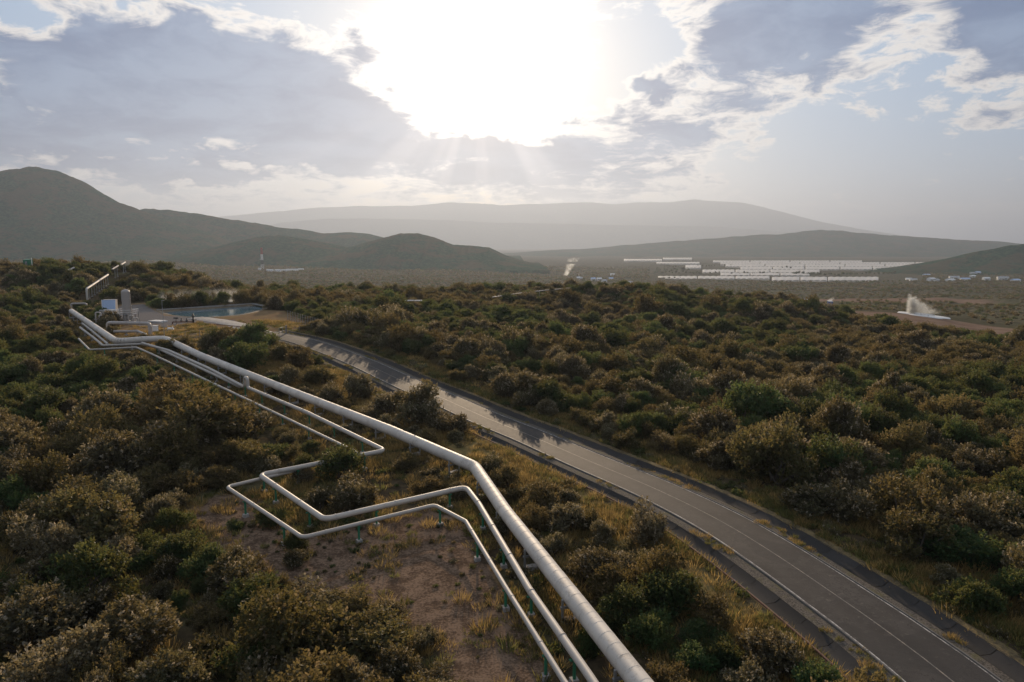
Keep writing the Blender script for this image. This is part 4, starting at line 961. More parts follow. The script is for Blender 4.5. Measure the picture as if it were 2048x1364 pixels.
def build_fences():
    def fence(name, label, pts, h, mat, step, wires=3, mesh=True):
        r = empty(name, (*pts[0], gz(*pts[0]))); tag(r, label, 'fence'); base = Vector(r.location); Q = []
        for a, b in zip(pts[:-1], pts[1:]):
            L = math.dist(a, b); m = max(1, round(L / step))
            Q += [tuple(np.array(a) + (np.array(b) - np.array(a)) * j / m) for j in range(m)]
        Q.append(tuple(pts[-1]))
        pm = MB().box((0, 0, h / 2), (0.11, 0.11, h), 0, 0.85).mesh('post', mat); T = []
        for x, y in Q:
            o = bpy.data.objects.new('post', pm); o.location = Vector((x, y, gz(x, y))) - base; o.rotation_euler = (R(random.uniform(-2, 2)), R(random.uniform(-2, 2)), random.uniform(0, 3)); link(o, r); T.append(Vector((x, y, gz(x, y))) - base)
        for k in range(wires): MB().tube([q + Vector((0.07, 0, h * (0.25 + 0.7 * k / max(1, wires - 1)))) for q in T], 0.012, 4, False).obj('wire', M['steel'], r)
    fence('wire_fence', 'wire fence on thin posts along the plant behind the thickest pipe', LAY['fence'], 2.1, M['post'], 3.6)
    fence('post_fence', 'close row of pale fence posts below the trees right of the gate', LAY['fence2'], 2.7, M['concrete'], 1.55, 4)
    g = LAY['gate']
    fence('gate_wing', 'short wire fence from the gate post up to the post row', [g[2], (g[2][0] + 4, g[2][1] + 7), LAY['fence2'][-1]], 1.9, M['post'], 4.0)
    for k, (q, w, h, lab) in enumerate(((g[0], 0.42, 2.5, 'thick grey gate post left of the road'), (g[2], 0.36, 2.5, 'thick grey gate post right of the road'))):
        c = empty('gate_post', (*q, gz(*q))); tag(c, lab, 'gate post')
        MB().box((0, 0, h / 2), (w, w, h), 0.3, 0.94).obj('shaft', M['post'], c); MB().box((0, 0, h + 0.05), (w * 1.25, w * 1.25, 0.12), 0.3).obj('cap', M['post'], c)
    c = empty('gate', (*g[2], gz(*g[2]))); tag(c, 'open steel frame gate standing beside the road', 'gate')
    d = Vector((g[1][0] - g[2][0], g[1][1] - g[2][1], 0)); d = d.normalized() * 3.6; zb = tz(*g[1]) - gz(*g[2]) + 0.1
    for z in (0.35, 1.3, 2.2): MB().tube([Vector((0, 0, z + .1)) + d * 0.1, d + Vector((0, 0, z + zb * .3))], 0.04, 8).obj('rail', M['steel'], c)
    for s in (0.1, 0.55, 1.0): MB().tube([d * s + Vector((0, 0, 0.3)), d * s + Vector((0, 0, 2.3))], 0.045, 8).obj('stile', M['steel'], c)


def build_hill_pipes():
    a, b, e = [Vector((*q, gz(*q))) for q in LAY['hillpipe']]
    top = a + Vector((0, 0, 3.9)); end = Vector((-156.9, 266.0, max(gz(-156.9, 266.0) + 2.4, 15.2)))
    build_small_pipe('sunlit pipe climbing the slope on tall posts behind the plant', [a + Vector((0, 0, 0.1)), top, end], 0.36, M['clad'], 0.8, 3.2, M['steel'], 5.0)
    for (p, q), lab in ((LAY['hp2'][:2], 'short sunlit pipe length higher up the left slope'), (LAY['hp2'][2:], 'highest short sunlit pipe length on the left slope'), (LAY['hp3'], 'short bright pipe stub among bushes left of the sloping pipe')):
        p, q = Vector((*p, gz(*p) + 3.9)), Vector((*q, gz(*q) + 4.2)); build_small_pipe(lab, [p, q], 0.30, M['clad'], 0.5, 2.6, M['steel'], 3.0)
    a = Vector((*LAY['hp3'][1], gz(*LAY['hp3'][1]) + 2.6)); b = Vector((*LAY['hp2'][0], gz(*LAY['hp2'][0]) + 2.4))
    build_small_pipe('thin brown pipe crossing the left slope between bushes', [a, a.lerp(b, 0.5) + Vector((0, 0, .3)), b], 0.10, M['rust'], 0.5, 6, M['steel'], 6.0)
    build_small_pipe('pale thin pipeline along the ridge crest behind the thicket', [Vector((*q, gz(*q) + 3.4)) for q in LAY['crestpipe']], 0.19, M['clad2'], 0.8, 7, M['steel'], 6.0)
    build_small_pipe('short white pipe glimpsed above the bushes beyond the road', [Vector((*q, gz(*q) + 3.6)) for q in LAY['crest2']], 0.22, M['white'], 0.8, 6, M['steel'], 6.0)
build_plant(); build_pond(); build_fences(); build_hill_pipes()

# ------------------------------------------------------------------ vegetation
def leaf_mat(name, a, b, tip, trans, tipamt):
    m, t, out = new_mat(name); r = objrand(t); tone = attr(t, 'tone'); tipv = attr(t, 'tip')
    c = mixc(t, r, a, b); r2 = (r * 13.7)._m('FRACT'); c = vmul(t, c, (tone * 0.95 + 0.32) * (r2 * 0.8 + 0.66))
    c = mixc(t, tipv * tipamt, c, tip)
    d = t.nodes.new('ShaderNodeBsdfPrincipled'); d.inputs['Roughness'].default_value = 0.6; d.inputs['Specular IOR Level'].default_value = 0.22
    t.links.new(c.k, d.inputs['Base Color'])
    tr = t.nodes.new('ShaderNodeBsdfTranslucent'); tc = vmul(t, mixc(t, 0.35, c, (0.17, 0.115, 0.028)), 1.85); t.links.new(tc.k, tr.inputs['Color'])
    mx = t.nodes.new('ShaderNodeMixShader'); mx.inputs[0].default_value = trans
    t.links.new(d.outputs[0], mx.inputs[1]); t.links.new(tr.outputs[0], mx.inputs[2]); t.links.new(mx.outputs[0], out.inputs['Surface'])
    return m


LM = [leaf_mat('grey_green_leaves', (0.058, 0.062, 0.034), (0.095, 0.084, 0.052), (0.34, 0.29, 0.22), 0.46, 0.8),
      leaf_mat('green_leaves', (0.014, 0.050, 0.018), (0.036, 0.072, 0.022), (0.12, 0.14, 0.06), 0.46, 0.5),
      leaf_mat('olive_brown_leaves', (0.054, 0.058, 0.024), (0.084, 0.067, 0.031), (0.24, 0.175, 0.11), 0.46, 0.6)]


def leaf_quads(P, axis, nrm, ln, wd):
    """rhombic leaves from base points, unit axes, lengths"""
    side = np.cross(axis, nrm); side /= np.linalg.norm(side, axis=1)[:, None] + 1e-9
    a, w = axis * ln[:, None], side * wd[:, None]
    v = np.stack([P, P + a * 0.45 + w, P + a, P + a * 0.45 - w], 1).reshape(-1, 3)
    return v, np.arange(len(v)).reshape(-1, 4)


def unit(v): return v / (np.linalg.norm(v, axis=1)[:, None] + 1e-9)


def make_crown(seed, kind, sprigs, per, leaf, lobes, tall):
    """crown of radius 1 m (scaled on use); returns vertex, face, tone, tip arrays and lobe centres"""
    rs = np.random.RandomState(seed)
    th = rs.uniform(0, 6.283, lobes); el = np.arcsin(rs.uniform(0.02, 1, lobes) ** 0.9)
    rr = rs.uniform(0.35, 0.85, lobes); L = np.stack([np.cos(th) * np.cos(el) * rr, np.sin(th) * np.cos(el) * rr, np.sin(el) * rr * tall * 0.95 + 0.24 * tall], 1)
    L[:, :2] *= rs.uniform(0.8, 1.1, (1, 2)); lr = rs.uniform(0.20, 0.46, lobes) * (1.05 - 0.25 * rr)
    pick = rs.choice(lobes, sprigs, p=lr ** 2 / (lr ** 2).sum())
    d = unit(rs.normal(size=(sprigs, 3)) + np.array([0, 0, 0.38])); rad = rs.uniform(0.62, 1.0, sprigs) ** 0.6
    C = L[pick] + d * (lr[pick] * rad)[:, None] * np.array([1, 1, 0.92 * tall ** 0.5])
    C += 0.05 * rs.normal(size=C.shape)
    keep = (C[:, 2] > 0.03); C, d, pick = C[keep], d[keep], pick[keep]; ns = len(C)
    ax = unit(d * 0.9 + np.array([0, 0, 0.75]) + 0.35 * rs.normal(size=(ns, 3)))
    tone_s = np.clip(rs.normal(0.5, 0.2, ns) + 0.12 * rs.normal(size=lobes)[pick], 0, 1); tip_s = (rs.uniform(size=ns) < 0.22).astype(float) * rs.uniform(0.4, 1, ns)
    slen = rs.uniform(0.7, 1.3, ns) * leaf * 2.6
    k = np.repeat(np.arange(ns), per); t = np.tile(np.linspace(0.05, 1, per), ns)
    P = C[k] + ax[k] * (slen[k] * (t - 0.6))[:, None]
    la = unit(ax[k] * 0.75 + unit(rs.normal(size=(len(k), 3))) * 0.85)
    nr = unit(rs.normal(size=(len(k), 3)) + 0.2 * d[k])
    ln = leaf * rs.uniform(0.7, 1.35, len(k)); v, f = leaf_quads(P, la, nr, ln, ln * rs.uniform(0.24, 0.36, len(k)))
    tone = np.clip(tone_s[k] + rs.normal(0, 0.10, len(k)), 0, 1); tip = tip_s[k] * (t > 0.5)
    # inner foliage so that daylight does not shine straight through
    ni = sprigs // 3; ii = rs.choice(lobes, ni); Pi = L[ii] + unit(rs.normal(size=(ni, 3))) * (lr[ii] * rs.uniform(0.1, 0.65, ni))[:, None]
    ln2 = leaf * rs.uniform(1.2, 2.0, ni); v2, f2 = leaf_quads(Pi, unit(rs.normal(size=(ni, 3))), unit(rs.normal(size=(ni, 3))), ln2, ln2 * 0.42)
    v2[:, 2] = np.maximum(v2[:, 2], 0.02)
    return np.vstack([v, v2]), np.vstack([f, f2 + len(v)]), np.r_[tone, rs.uniform(0.2, 0.7, ni)], np.r_[tip, np.zeros(ni)], L


def stems_mb(seed, L, r0=0.035):
    rs = random.Random(seed); b = MB()
    for k, c in enumerate(L[:9]):
        c = Vector(c); a = Vector((rs.uniform(-.12, .12), rs.uniform(-.12, .12), -0.08)); m = a.lerp(c, 0.5) + Vector((rs.uniform(-.1, .1), rs.uniform(-.1, .1), 0.05))
        b.tube([a, m, c], [r0, r0 * 0.65, r0 * 0.25], 5, False)
    return b


BUSH = []                                       # (kind, crown mesh, stems mesh)
for kind in range(3):
    for q in range(4):
        sd = 100 * kind + q
        v, f, tn, tp, L = make_crown(sd, kind, 1050, 9, (0.064, 0.060, 0.060)[kind], (13, 11, 14)[kind] + q * 2, (0.95, 1.0, 0.82)[kind] + 0.07 * q)
        cm = mesh_np('crown', v, f, [LM[kind]], False, {'tone': ('FACE', tn), 'tip': ('FACE', tp)})
        BUSH.append((kind, cm, stems_mb(sd, L).mesh('stems', M['bark'])))
FARB = []
for kind in range(3):
    for q in range(2):
        v, f, tn, tp, L = make_crown(900 + 10 * kind + q, kind, 130, 3, 0.20, 8, 0.85)
        FARB.append(mesh_np('crown', v, f, [LM[kind]], False, {'tone': ('FACE', tn), 'tip': ('FACE', tp)}))


def scatter(name, label, cat, sources, xyz, rot, scl, idx):
    """one 'stuff' object: many plants of the given meshes on points"""
    lib = bpy.data.collections.new(name + '_sources')
    for k, me in enumerate(sources):
        o = bpy.data.objects.new('%s_source_%02d' % (name, k), me); lib.objects.link(o)
    me = bpy.data.meshes.new(name); n = len(xyz); me.vertices.add(n); me.vertices.foreach_set('co', np.asarray(xyz, np.float32).ravel())
    for an, ty, arr, key in (('rot', 'FLOAT_VECTOR', rot, 'vector'), ('scl', 'FLOAT_VECTOR', scl, 'vector')):
        a = me.attributes.new(an, ty, 'POINT'); a.data.foreach_set(key, np.asarray(arr, np.float32).ravel())
    a = me.attributes.new('idx', 'INT', 'POINT'); a.data.foreach_set('value', np.asarray(idx, np.int32))
    me.update(); ob = link(bpy.data.objects.new(name, me)); tag(ob, label, cat, kind='stuff')
    ng = bpy.data.node_groups.new(name, 'GeometryNodeTree')
    ng.interface.new_socket('Geometry', in_out='INPUT', socket_type='NodeSocketGeometry'); ng.interface.new_socket('Geometry', in_out='OUTPUT', socket_type='NodeSocketGeometry')
    N = ng.nodes; gi, go = N.new('NodeGroupInput'), N.new('NodeGroupOutput')
    ci = N.new('GeometryNodeCollectionInfo'); ci.inputs['Collection'].default_value = lib; ci.inputs['Separate Children'].default_value = True; ci.inputs['Reset Children'].default_value = True
    ip = N.new('GeometryNodeInstanceOnPoints'); ip.inputs['Pick Instance'].default_value = True
    def at(nm, ty):
        q = N.new('GeometryNodeInputNamedAttribute'); q.data_type = ty; q.inputs['Name'].default_value = nm; return next(s for s in q.outputs if s.enabled and s.name == 'Attribute')
    e2r = N.new('FunctionNodeEulerToRotation'); ng.links.new(at('rot', 'FLOAT_VECTOR'), e2r.inputs[0])
    K = ng.links.new
    K(gi.outputs[0], ip.inputs['Points']); K(ci.outputs[0], ip.inputs['Instance']); K(at('idx', 'INT'), ip.inputs['Instance Index']); K(e2r.outputs[0], ip.inputs['Rotation']); K(at('scl', 'FLOAT_VECTOR'), ip.inputs['Scale']); K(ip.outputs[0], go.inputs[0])
    md = ob.modifiers.new('scatter', 'NODES'); md.node_group = ng
    return ob


def poisson(n_try, gen, rad, seed):
    """dart throwing on a hash grid; rad(x,y) gives the local spacing"""
    rs = np.random.RandomState(seed); P = gen(rs, n_try); Rr = rad(P); cell = 3.0; grid = {}; out = []
    for (x, y), r in zip(P, Rr):
        if r <= 0: continue
        cx, cy = int(x // cell), int(y // cell); m = int(r // cell) + 1; ok = True
        for i in range(cx - m, cx + m + 1):
            for j in range(cy - m, cy + m + 1):
                for (a, b) in grid.get((i, j), ()):
                    if (a - x) ** 2 + (b - y) ** 2 < r * r: ok = False; break
                if not ok: break
            if not ok: break
        if ok: grid.setdefault((cx, cy), []).append((x, y)); out.append((x, y))
    return np.array(out)


def wedge(y0, y1, s=0.86):
    def g(rs, n):
        y = np.sqrt(rs.uniform(y0 * y0, y1 * y1, n)); return np.stack([rs.uniform(-s, s, n) * np.maximum(y, 45), y], 1)
    return g


PIPES = [[(p.x, p.y) for p in q] for q in (BIG, MID, MID2, THIN, MID3)]
def clearances(P):
    road = seg_dist(P, ROAD_S); pipe = np.min([np.abs(seg_dist(P, q)) for q in PIPES], 0); big = np.abs(seg_dist(P, PIPES[0]))
    return road, pipe, big


def project(x, y, z):
    cp, sp = math.cos(PITCH), math.sin(PITCH); dz = z - CAM_Z
    fw = y * cp - dz * sp; up = y * sp + dz * cp
    return 1024 + 1365 * x / fw, 682 - 1365 * up / fw


ORD = ['nearest', 'second nearest', 'third nearest', 'fourth nearest', 'fifth nearest', 'sixth nearest', 'seventh nearest', 'eighth nearest', 'ninth nearest', 'tenth nearest', 'eleventh nearest', 'twelfth nearest', 'thirteenth nearest', 'fourteenth nearest', 'fifteenth nearest', 'sixteenth nearest', 'seventeenth nearest', 'eighteenth nearest', 'nineteenth nearest', 'twentieth nearest', 'twenty-first nearest', 'twenty-second nearest', 'twenty-third nearest', 'twenty-fourth nearest', 'twenty-fifth nearest', 'twenty-sixth nearest', 'twenty-seventh nearest', 'twenty-eighth nearest']


def build_bushes():
    rs = np.random.RandomState(77)
    X, Rd, K = [], [], []
    for x, y, r, k in LAY['bushes']: X.append((x, y)); Rd.append(r); K.append(k)
    hand = np.array(X); hr = np.array(Rd); ok = np.abs(seg_dist(hand, ROAD_S)) > 6.2 + 0.2 * hr; hand, hr, K = hand[ok], hr[ok], list(np.array(K)[ok])
    # everything else: dense thicket with clearings
    def spacing(P):
        road, pipe, big = clearances(P); n = len(P)
        clump = fbm2(P[:, 0] / 9, P[:, 1] / 9, 3, 3)
        r = np.full(n, 2.25) + 1.5 * (clump < -0.6) - 0.6 * (clump > 0.5)
        d = np.hypot(P[:, 0], P[:, 1]); r += 0.5 * sstep(120, 260, d) + 0.45 * (road > 12)
        right = road > 0
        r = np.where(right & (road < 11.5), np.where(clump > 0.1, 3.6, 0), r); r = np.where(np.abs(road) < 8.2, 0, r)
        mid = (road < 0) & (road > -26) & (P[:, 1] < 165) & inside(P, LAY['gold']); r = np.where(mid, np.where(clump > 0.55, 5.0, 0), r)
        r = np.where(inside(P, LAY['dirt']), 0, r); r = np.where(inside(P, LAY['compound']), 0, r)
        for q in (LAY['pond'],): r = np.where(poly_mask(P, q, 5) > 0.05, 0, r)
        r = np.where((pipe < 2.3), 0, r); r = np.where((pipe < 4.5) & (r > 0), 3.4, r)
        loop = inside(P, [(p[0], p[1]) for p in LAY['mid'][5:15]]); r = np.where(loop, 0, r)
        br = (1.6 - ((P[:, 0] - 210) / 62) ** 2 - ((P[:, 1] - 350) / 62) ** 2) > 0.3; sx = P[:, 0] / P[:, 1]; r = np.where(br, np.where((clump > 0.6) & (sx > 0.66), 6, 0), r); r = np.where((sx > 0.55) & (sx < 0.655) & (P[:, 1] > 272 + 12 * clump), 0, r)
        for q in (LAY['hillpipe'], LAY['hp2'], LAY['hp3'], LAY['leftloop'], LAY['leftpipe']):
            dq = np.abs(seg_dist(P, q)); r = np.where(dq < 3.8, 0, r); dq = np.abs(seg_dist(P + P / np.hypot(P[:, 0], P[:, 1])[:, None] * 6.0, q)); r = np.where(dq < 4.5, 0, r)
        if len(hand):
            dd = np.sqrt(((P[:, None] - hand[None]) ** 2).sum(-1)) - hr[None] * 0.8; r = np.where(dd.min(1) < 0.6, 0, r)
        return r
    P = poisson(60000, wedge(24, 345), spacing, 5)
    road, pipe, big = clearances(P)
    base = np.clip(rs.lognormal(0.74, 0.30, len(P)), 1.1, 4.2) * (1 + 0.18 * fbm2(P[:, 0] / 14, P[:, 1] / 14, 8, 2))
    base *= np.where(road > 12, 1.2, 1.0)
    lim = np.maximum(0.7, np.minimum(np.abs(road) - 6.2, 9)); lim2 = np.maximum(0.75, pipe * 0.62)
    dd = np.abs(seg_dist(P, list(LAY['dirt']) + [LAY['dirt'][0]])); rad = np.minimum(np.minimum(np.minimum(base, lim), lim2), 0.9 + 0.75 * dd)
    grp = fbm2(P[:, 0] / 22, P[:, 1] / 22, 15, 3) + rs.normal(0, 0.45, len(P)) + 0.18 * (road > 12)
    kind = np.where(grp > 0.28, 1, np.where(grp < -0.32, 2, 0)); kind = np.where((road > 12) & (kind == 0) & (rs.uniform(size=len(P)) < 0.3), 2, kind)
    X = np.vstack([hand, P]); rad = np.r_[hr, rad]; kind = np.r_[np.array(K), kind]
    z = ground_z(X[:, 0], X[:, 1]); n = len(X)
    var = kind * 4 + rs.randint(0, 4, n); rz = rs.uniform(0, 6.283, n); hz = rs.uniform(0.75, 1.3, n); ex = rs.uniform(0.82, 1.25, n); hz[:len(hand)] = np.clip(hz[:len(hand)], 0.7, 0.98)
    px, py = project(X[:, 0], X[:, 1], z + rad * 0.6); dist = np.sqrt(X[:, 0] ** 2 + X[:, 1] ** 2 + 27 ** 2)
    infr = (px > -30) & (px < 2078) & (py < 1400) & (py > 0) & (X[:, 1] > 20); ar = np.where(infr, rad / dist, 0)
    top = np.argsort(-ar)[:300]; is_top = np.zeros(n, bool); is_top[top] = True
    road, pipe, big = clearances(X)
    # the largest-looking 300 one by one
    cname = ['grey-green', 'dark green', 'olive-brown']; classes = {}
    for i in top:
        x, y = px[i], py[i]
        if road[i] > 0:
            zone = 'right of the road, in the lower right corner' if (x > 1650 and y > 950) else ('right of the road near the right edge, lower part' if y > 800 else 'far right of the road at the right edge') if x > 1650 else ('close beside the road on its right, mid-picture' if road[i] < 24 else 'on the slope right of the road, right of centre') if x > 1250 else 'just across the road near the centre'
        elif big[i] < 40 and seg_dist(X[i:i + 1], PIPES[0])[0] > 0:
            zone = 'between thickest pipe and road at the bottom edge' if y > 1080 else 'between thickest pipe and road beside the pipe bend' if y > 860 else 'between thickest pipe and road towards the plant'
        elif x > 440 and y > 820: zone = 'around the pipe loops' if y < 1120 else 'below the pipe loops at the bottom edge'
        elif y > 1150: zone = 'in the lower left corner' if x < 300 else 'at the bottom, left of the bare earth'
        elif y > 900: zone = 'along the left edge' if x < 180 else 'left of the bare earth and pipe loops'
        else: zone = 'along the upper left edge' if x < 180 else 'left of the straight pipes'
        size = 'big' if rad[i] > 2.15 else 'middling' if rad[i] > 1.5 else 'small'
        classes.setdefault((size, cname[kind[i]], zone), []).append(i)
    lab = {}
    for (size, cn, zone), ids in classes.items():
        ids.sort(key=lambda q: dist[q])
        for k, i in enumerate(ids):
            if k >= len(ORD): lab[i] = 'more distant %s %s bush %s' % (size, cn, zone); continue
            lab[i] = ('only ' if len(ids) == 1 else ORD[k] + ' ') + '%s %s bush %s' % (size, cn, zone)
    for i in top:
        o = empty('bush', (X[i, 0], X[i, 1], z[i] - 0.05), rz[i]); o.scale = (rad[i] * ex[i], rad[i] / ex[i], rad[i] * hz[i]); tag(o, lab[i], 'bush', 'bushes of the thicket around road and pipes')
        link(bpy.data.objects.new('crown', BUSH[var[i]][1]), o); link(bpy.data.objects.new('stems', BUSH[var[i]][2]), o)
    rest = ~is_top; m = int(rest.sum())
    scatter('thicket', 'dense mass of smaller and farther bushes covering the slopes', 'thicket', [b[1] for b in BUSH], np.stack([X[rest, 0], X[rest, 1], z[rest] - 0.05], 1), np.stack([np.zeros(m), np.zeros(m), rz[rest]], 1), np.stack([rad[rest] * ex[rest], rad[rest] / ex[rest], rad[rest] * hz[rest]], 1), var[rest])
    print('bushes', n)
    # far plain: scattered low bushes
    def sp2(P):
        c = fbm2(P[:, 0] / 70, P[:, 1] / 70, 21, 4); r = np.where(c > -0.1, 4.6, 8.5) * (1 + sstep(600, 2500, P[:, 1])); sx = P[:, 0] / P[:, 1]; r = np.where((sx > 0.2) & (sx < 0.6) & (P[:, 1] > 1560), 0, r)
        br = (1.6 - ((P[:, 0] - 210) / 62) ** 2 - ((P[:, 1] - 350) / 62) ** 2) > 0; br |= (1.3 - ((P[:, 0] - 400) / 150) ** 2 - ((P[:, 1] - 780) / 110) ** 2) > 0.1
        s = P[:, 0] / P[:, 1]
        r = np.where(br & (c < 0.5), 0, r); r = np.where((s > 0.55) & (s < 0.655) & (P[:, 1] < 430), 0, r)
        return r
    P = poisson(70000, wedge(345, 2600, 0.82), sp2, 9)
    far = P[:, 1] > 1500; blk = np.zeros(len(P), bool)
    for g in LAY['green']: blk |= inside(P, g)
    P = P[~blk]; n = len(P); z = ground_z(P[:, 0], P[:, 1]); sc = rs.uniform(1.2, 2.8, n) * (1 + 0.5 * sstep(500, 2000, P[:, 1]))
    scatter('scrub', 'scattered dark scrub dotting the plain beyond the ridge', 'scrub', FARB, np.stack([P[:, 0], P[:, 1], z - 0.1], 1), np.stack([np.zeros(n), np.zeros(n), rs.uniform(0, 6.28, n)], 1), np.stack([sc, sc, sc * 0.85], 1), rs.randint(0, len(FARB), n))
    print('scrub', n)


def build_grass():
    rs = np.random.RandomState(5)
    def tuft(seed, blades, h, spread, w):
        r = np.random.RandomState(seed); th = r.uniform(0, 6.283, blades); q = spread * np.sqrt(r.uniform(0, 1, blades)); P = np.stack([q * np.cos(th), q * np.sin(th), np.full(blades, -0.03)], 1)
        ax = unit(np.stack([np.cos(th) * q / spread * 0.7, np.sin(th) * q / spread * 0.7, np.ones(blades)], 1) + 0.25 * r.normal(size=(blades, 3)))
        ln = h * r.uniform(0.55, 1.15, blades); v, f = leaf_quads(P, ax, unit(r.normal(size=(blades, 3))), ln, np.full(blades, w)); return v, f, r.uniform(0.2, 0.9, blades)
    gm = leaf_mat('dry_golden_grass', (0.31, 0.21, 0.08), (0.19, 0.14, 0.055), (0.32, 0.25, 0.13), 0.42, 0.0)
    gg = leaf_mat('green_grass', (0.10, 0.105, 0.036), (0.075, 0.09, 0.03), (0.2, 0.2, 0.1), 0.42, 0.0)
    src = []
    for k, (mt, bl, h, sp, w) in enumerate(((gm, 70, 0.62, 0.50, 0.022), (gm, 60, 0.45, 0.55, 0.022), (gg, 60, 0.38, 0.45, 0.024), (gg, 50, 0.55, 0.32, 0.026))):
        v, f, tn = tuft(k, bl, h, sp, w); src.append(mesh_np('tuft', v, f, [mt], False, {'tone': ('FACE', tn), 'tip': ('FACE', tn * 0)}))
    n = 150000; y = np.sqrt(rs.uniform(24 ** 2, 185 ** 2, n)); P = np.stack([rs.uniform(-0.85, 0.85, n) * np.maximum(y, 45), y], 1)
    road, pipe, big = clearances(P); clump = fbm2(P[:, 0] / 3.1, P[:, 1] / 3.1, 44, 3); patch = fbm2(P[:, 0] / 12, P[:, 1] / 12, 45, 3)
    gold = poly_mask(P, LAY['gold'], 2.5); dirt = poly_mask(P, LAY['dirt'], 2.0); comp = poly_mask(P, LAY['compound'], 1.0)
    pr = 0.22 + 0.25 * (patch > 0.2); pr = np.maximum(pr, 0.95 * gold); pr = np.where((np.abs(road) > 6) & (np.abs(road) < 12), 0.9, pr)
    pr = pr * np.where(clump > -0.35, 1, 0.12); pr = pr * (1 - 0.86 * dirt) * (1 - 0.6 * comp) * (np.abs(road) > 6.25)
    pr = np.where((np.abs(road) > 3.2) & (np.abs(road) < 4.2) & (clump > 0.35), 0.8, pr)
    pr *= 1 - (poly_mask(P, LAY['pond'], 3) > 0.02) - 0.0; pr = np.where(poly_mask(P, LAY['pad'], 1) > 0.3, 0, pr)
    onroadfar = (np.abs(road) < 3.0); pr = np.where(onroadfar, 0, pr)
    k = rs.uniform(size=n) < pr; P, road, patch, gold, clump = P[k], road[k], patch[k], gold[k], clump[k]; n = len(P)
    greenish = (rs.uniform(size=n) < np.clip(0.35 + 0.3 * patch - 0.25 * gold + 0.35 * ((np.abs(road) < 9)), 0.05, 0.9))
    idx = np.where(greenish, 2 + rs.randint(0, 2, n), rs.randint(0, 2, n)); sc = rs.uniform(0.7, 1.5, n)
    sc = np.where(np.abs(road) < 4.3, sc * 0.5, sc); z = ground_z(P[:, 0], P[:, 1]); z = np.where(np.abs(road) < 4.3, terrain(P[:, 0], P[:, 1]) - 0.02, z)
    scatter('grass', 'dry golden and green grass tufts on verges and between bushes', 'grass', src, np.stack([P[:, 0], P[:, 1], z], 1), np.stack([np.zeros(n), np.zeros(n), rs.uniform(0, 6.28, n)], 1), np.stack([sc, sc, sc * rs.uniform(0.8, 1.3, n)], 1), idx)
    print('grass', n)
    # small shrubs, some with pale flower heads, lining the outer edge of the drains and dotting the bare earth
    low = []
    for q in range(3):
        v, f, tn, tp, L = make_crown(700 + q, q, 70, 6, 0.17, 6, 0.75); low.append(mesh_np('low_shrub', v, f, [LM[q]], False, {'tone': ('FACE', tn), 'tip': ('FACE', np.clip(tp * 1.6, 0, 1))}))
    n = 9000; y = np.sqrt(rs.uniform(24 ** 2, 170 ** 2, n)); P = np.stack([rs.uniform(-0.85, 0.85, n) * np.maximum(y, 45), y], 1)
    road, pipe, big = clearances(P); dirt = poly_mask(P, LAY['dirt'], 1.0); comp = poly_mask(P, LAY['compound'], 1.0); clump = fbm2(P[:, 0] / 5, P[:, 1] / 5, 46, 3)
    pr = np.where((road > 6.0) & (road < 8.6), 0.95, 0.32); pr = np.where((road < -6.4) & (road > -9), 0.35, pr); pr = np.where(np.abs(road) < 6.1, 0, pr); pr = np.where(dirt > 0.5, 0.3 + 0.5 * (clump > 0.35), pr); pr = pr * (1 - 0.8 * comp)
    k = rs.uniform(size=n) < pr; P, road, dirt = P[k], road[k], dirt[k]; n = len(P); sc = rs.uniform(0.35, 0.85, n) * np.where(dirt > 0.5, 0.55, 1); z = ground_z(P[:, 0], P[:, 1])
    idx = np.where((road > 6) & (road < 8.6), rs.choice([0, 1, 1], n), rs.randint(0, 3, n))
    scatter('low_shrubs', 'knee-high shrubs lining the drains and dotting the bare earth', 'undergrowth', low, np.stack([P[:, 0], P[:, 1], z - 0.03], 1), np.stack([np.zeros(n), np.zeros(n), rs.uniform(0, 6.28, n)], 1), np.stack([sc, sc, sc], 1), idx)
    print('low', n)
build_bushes()
build_grass()

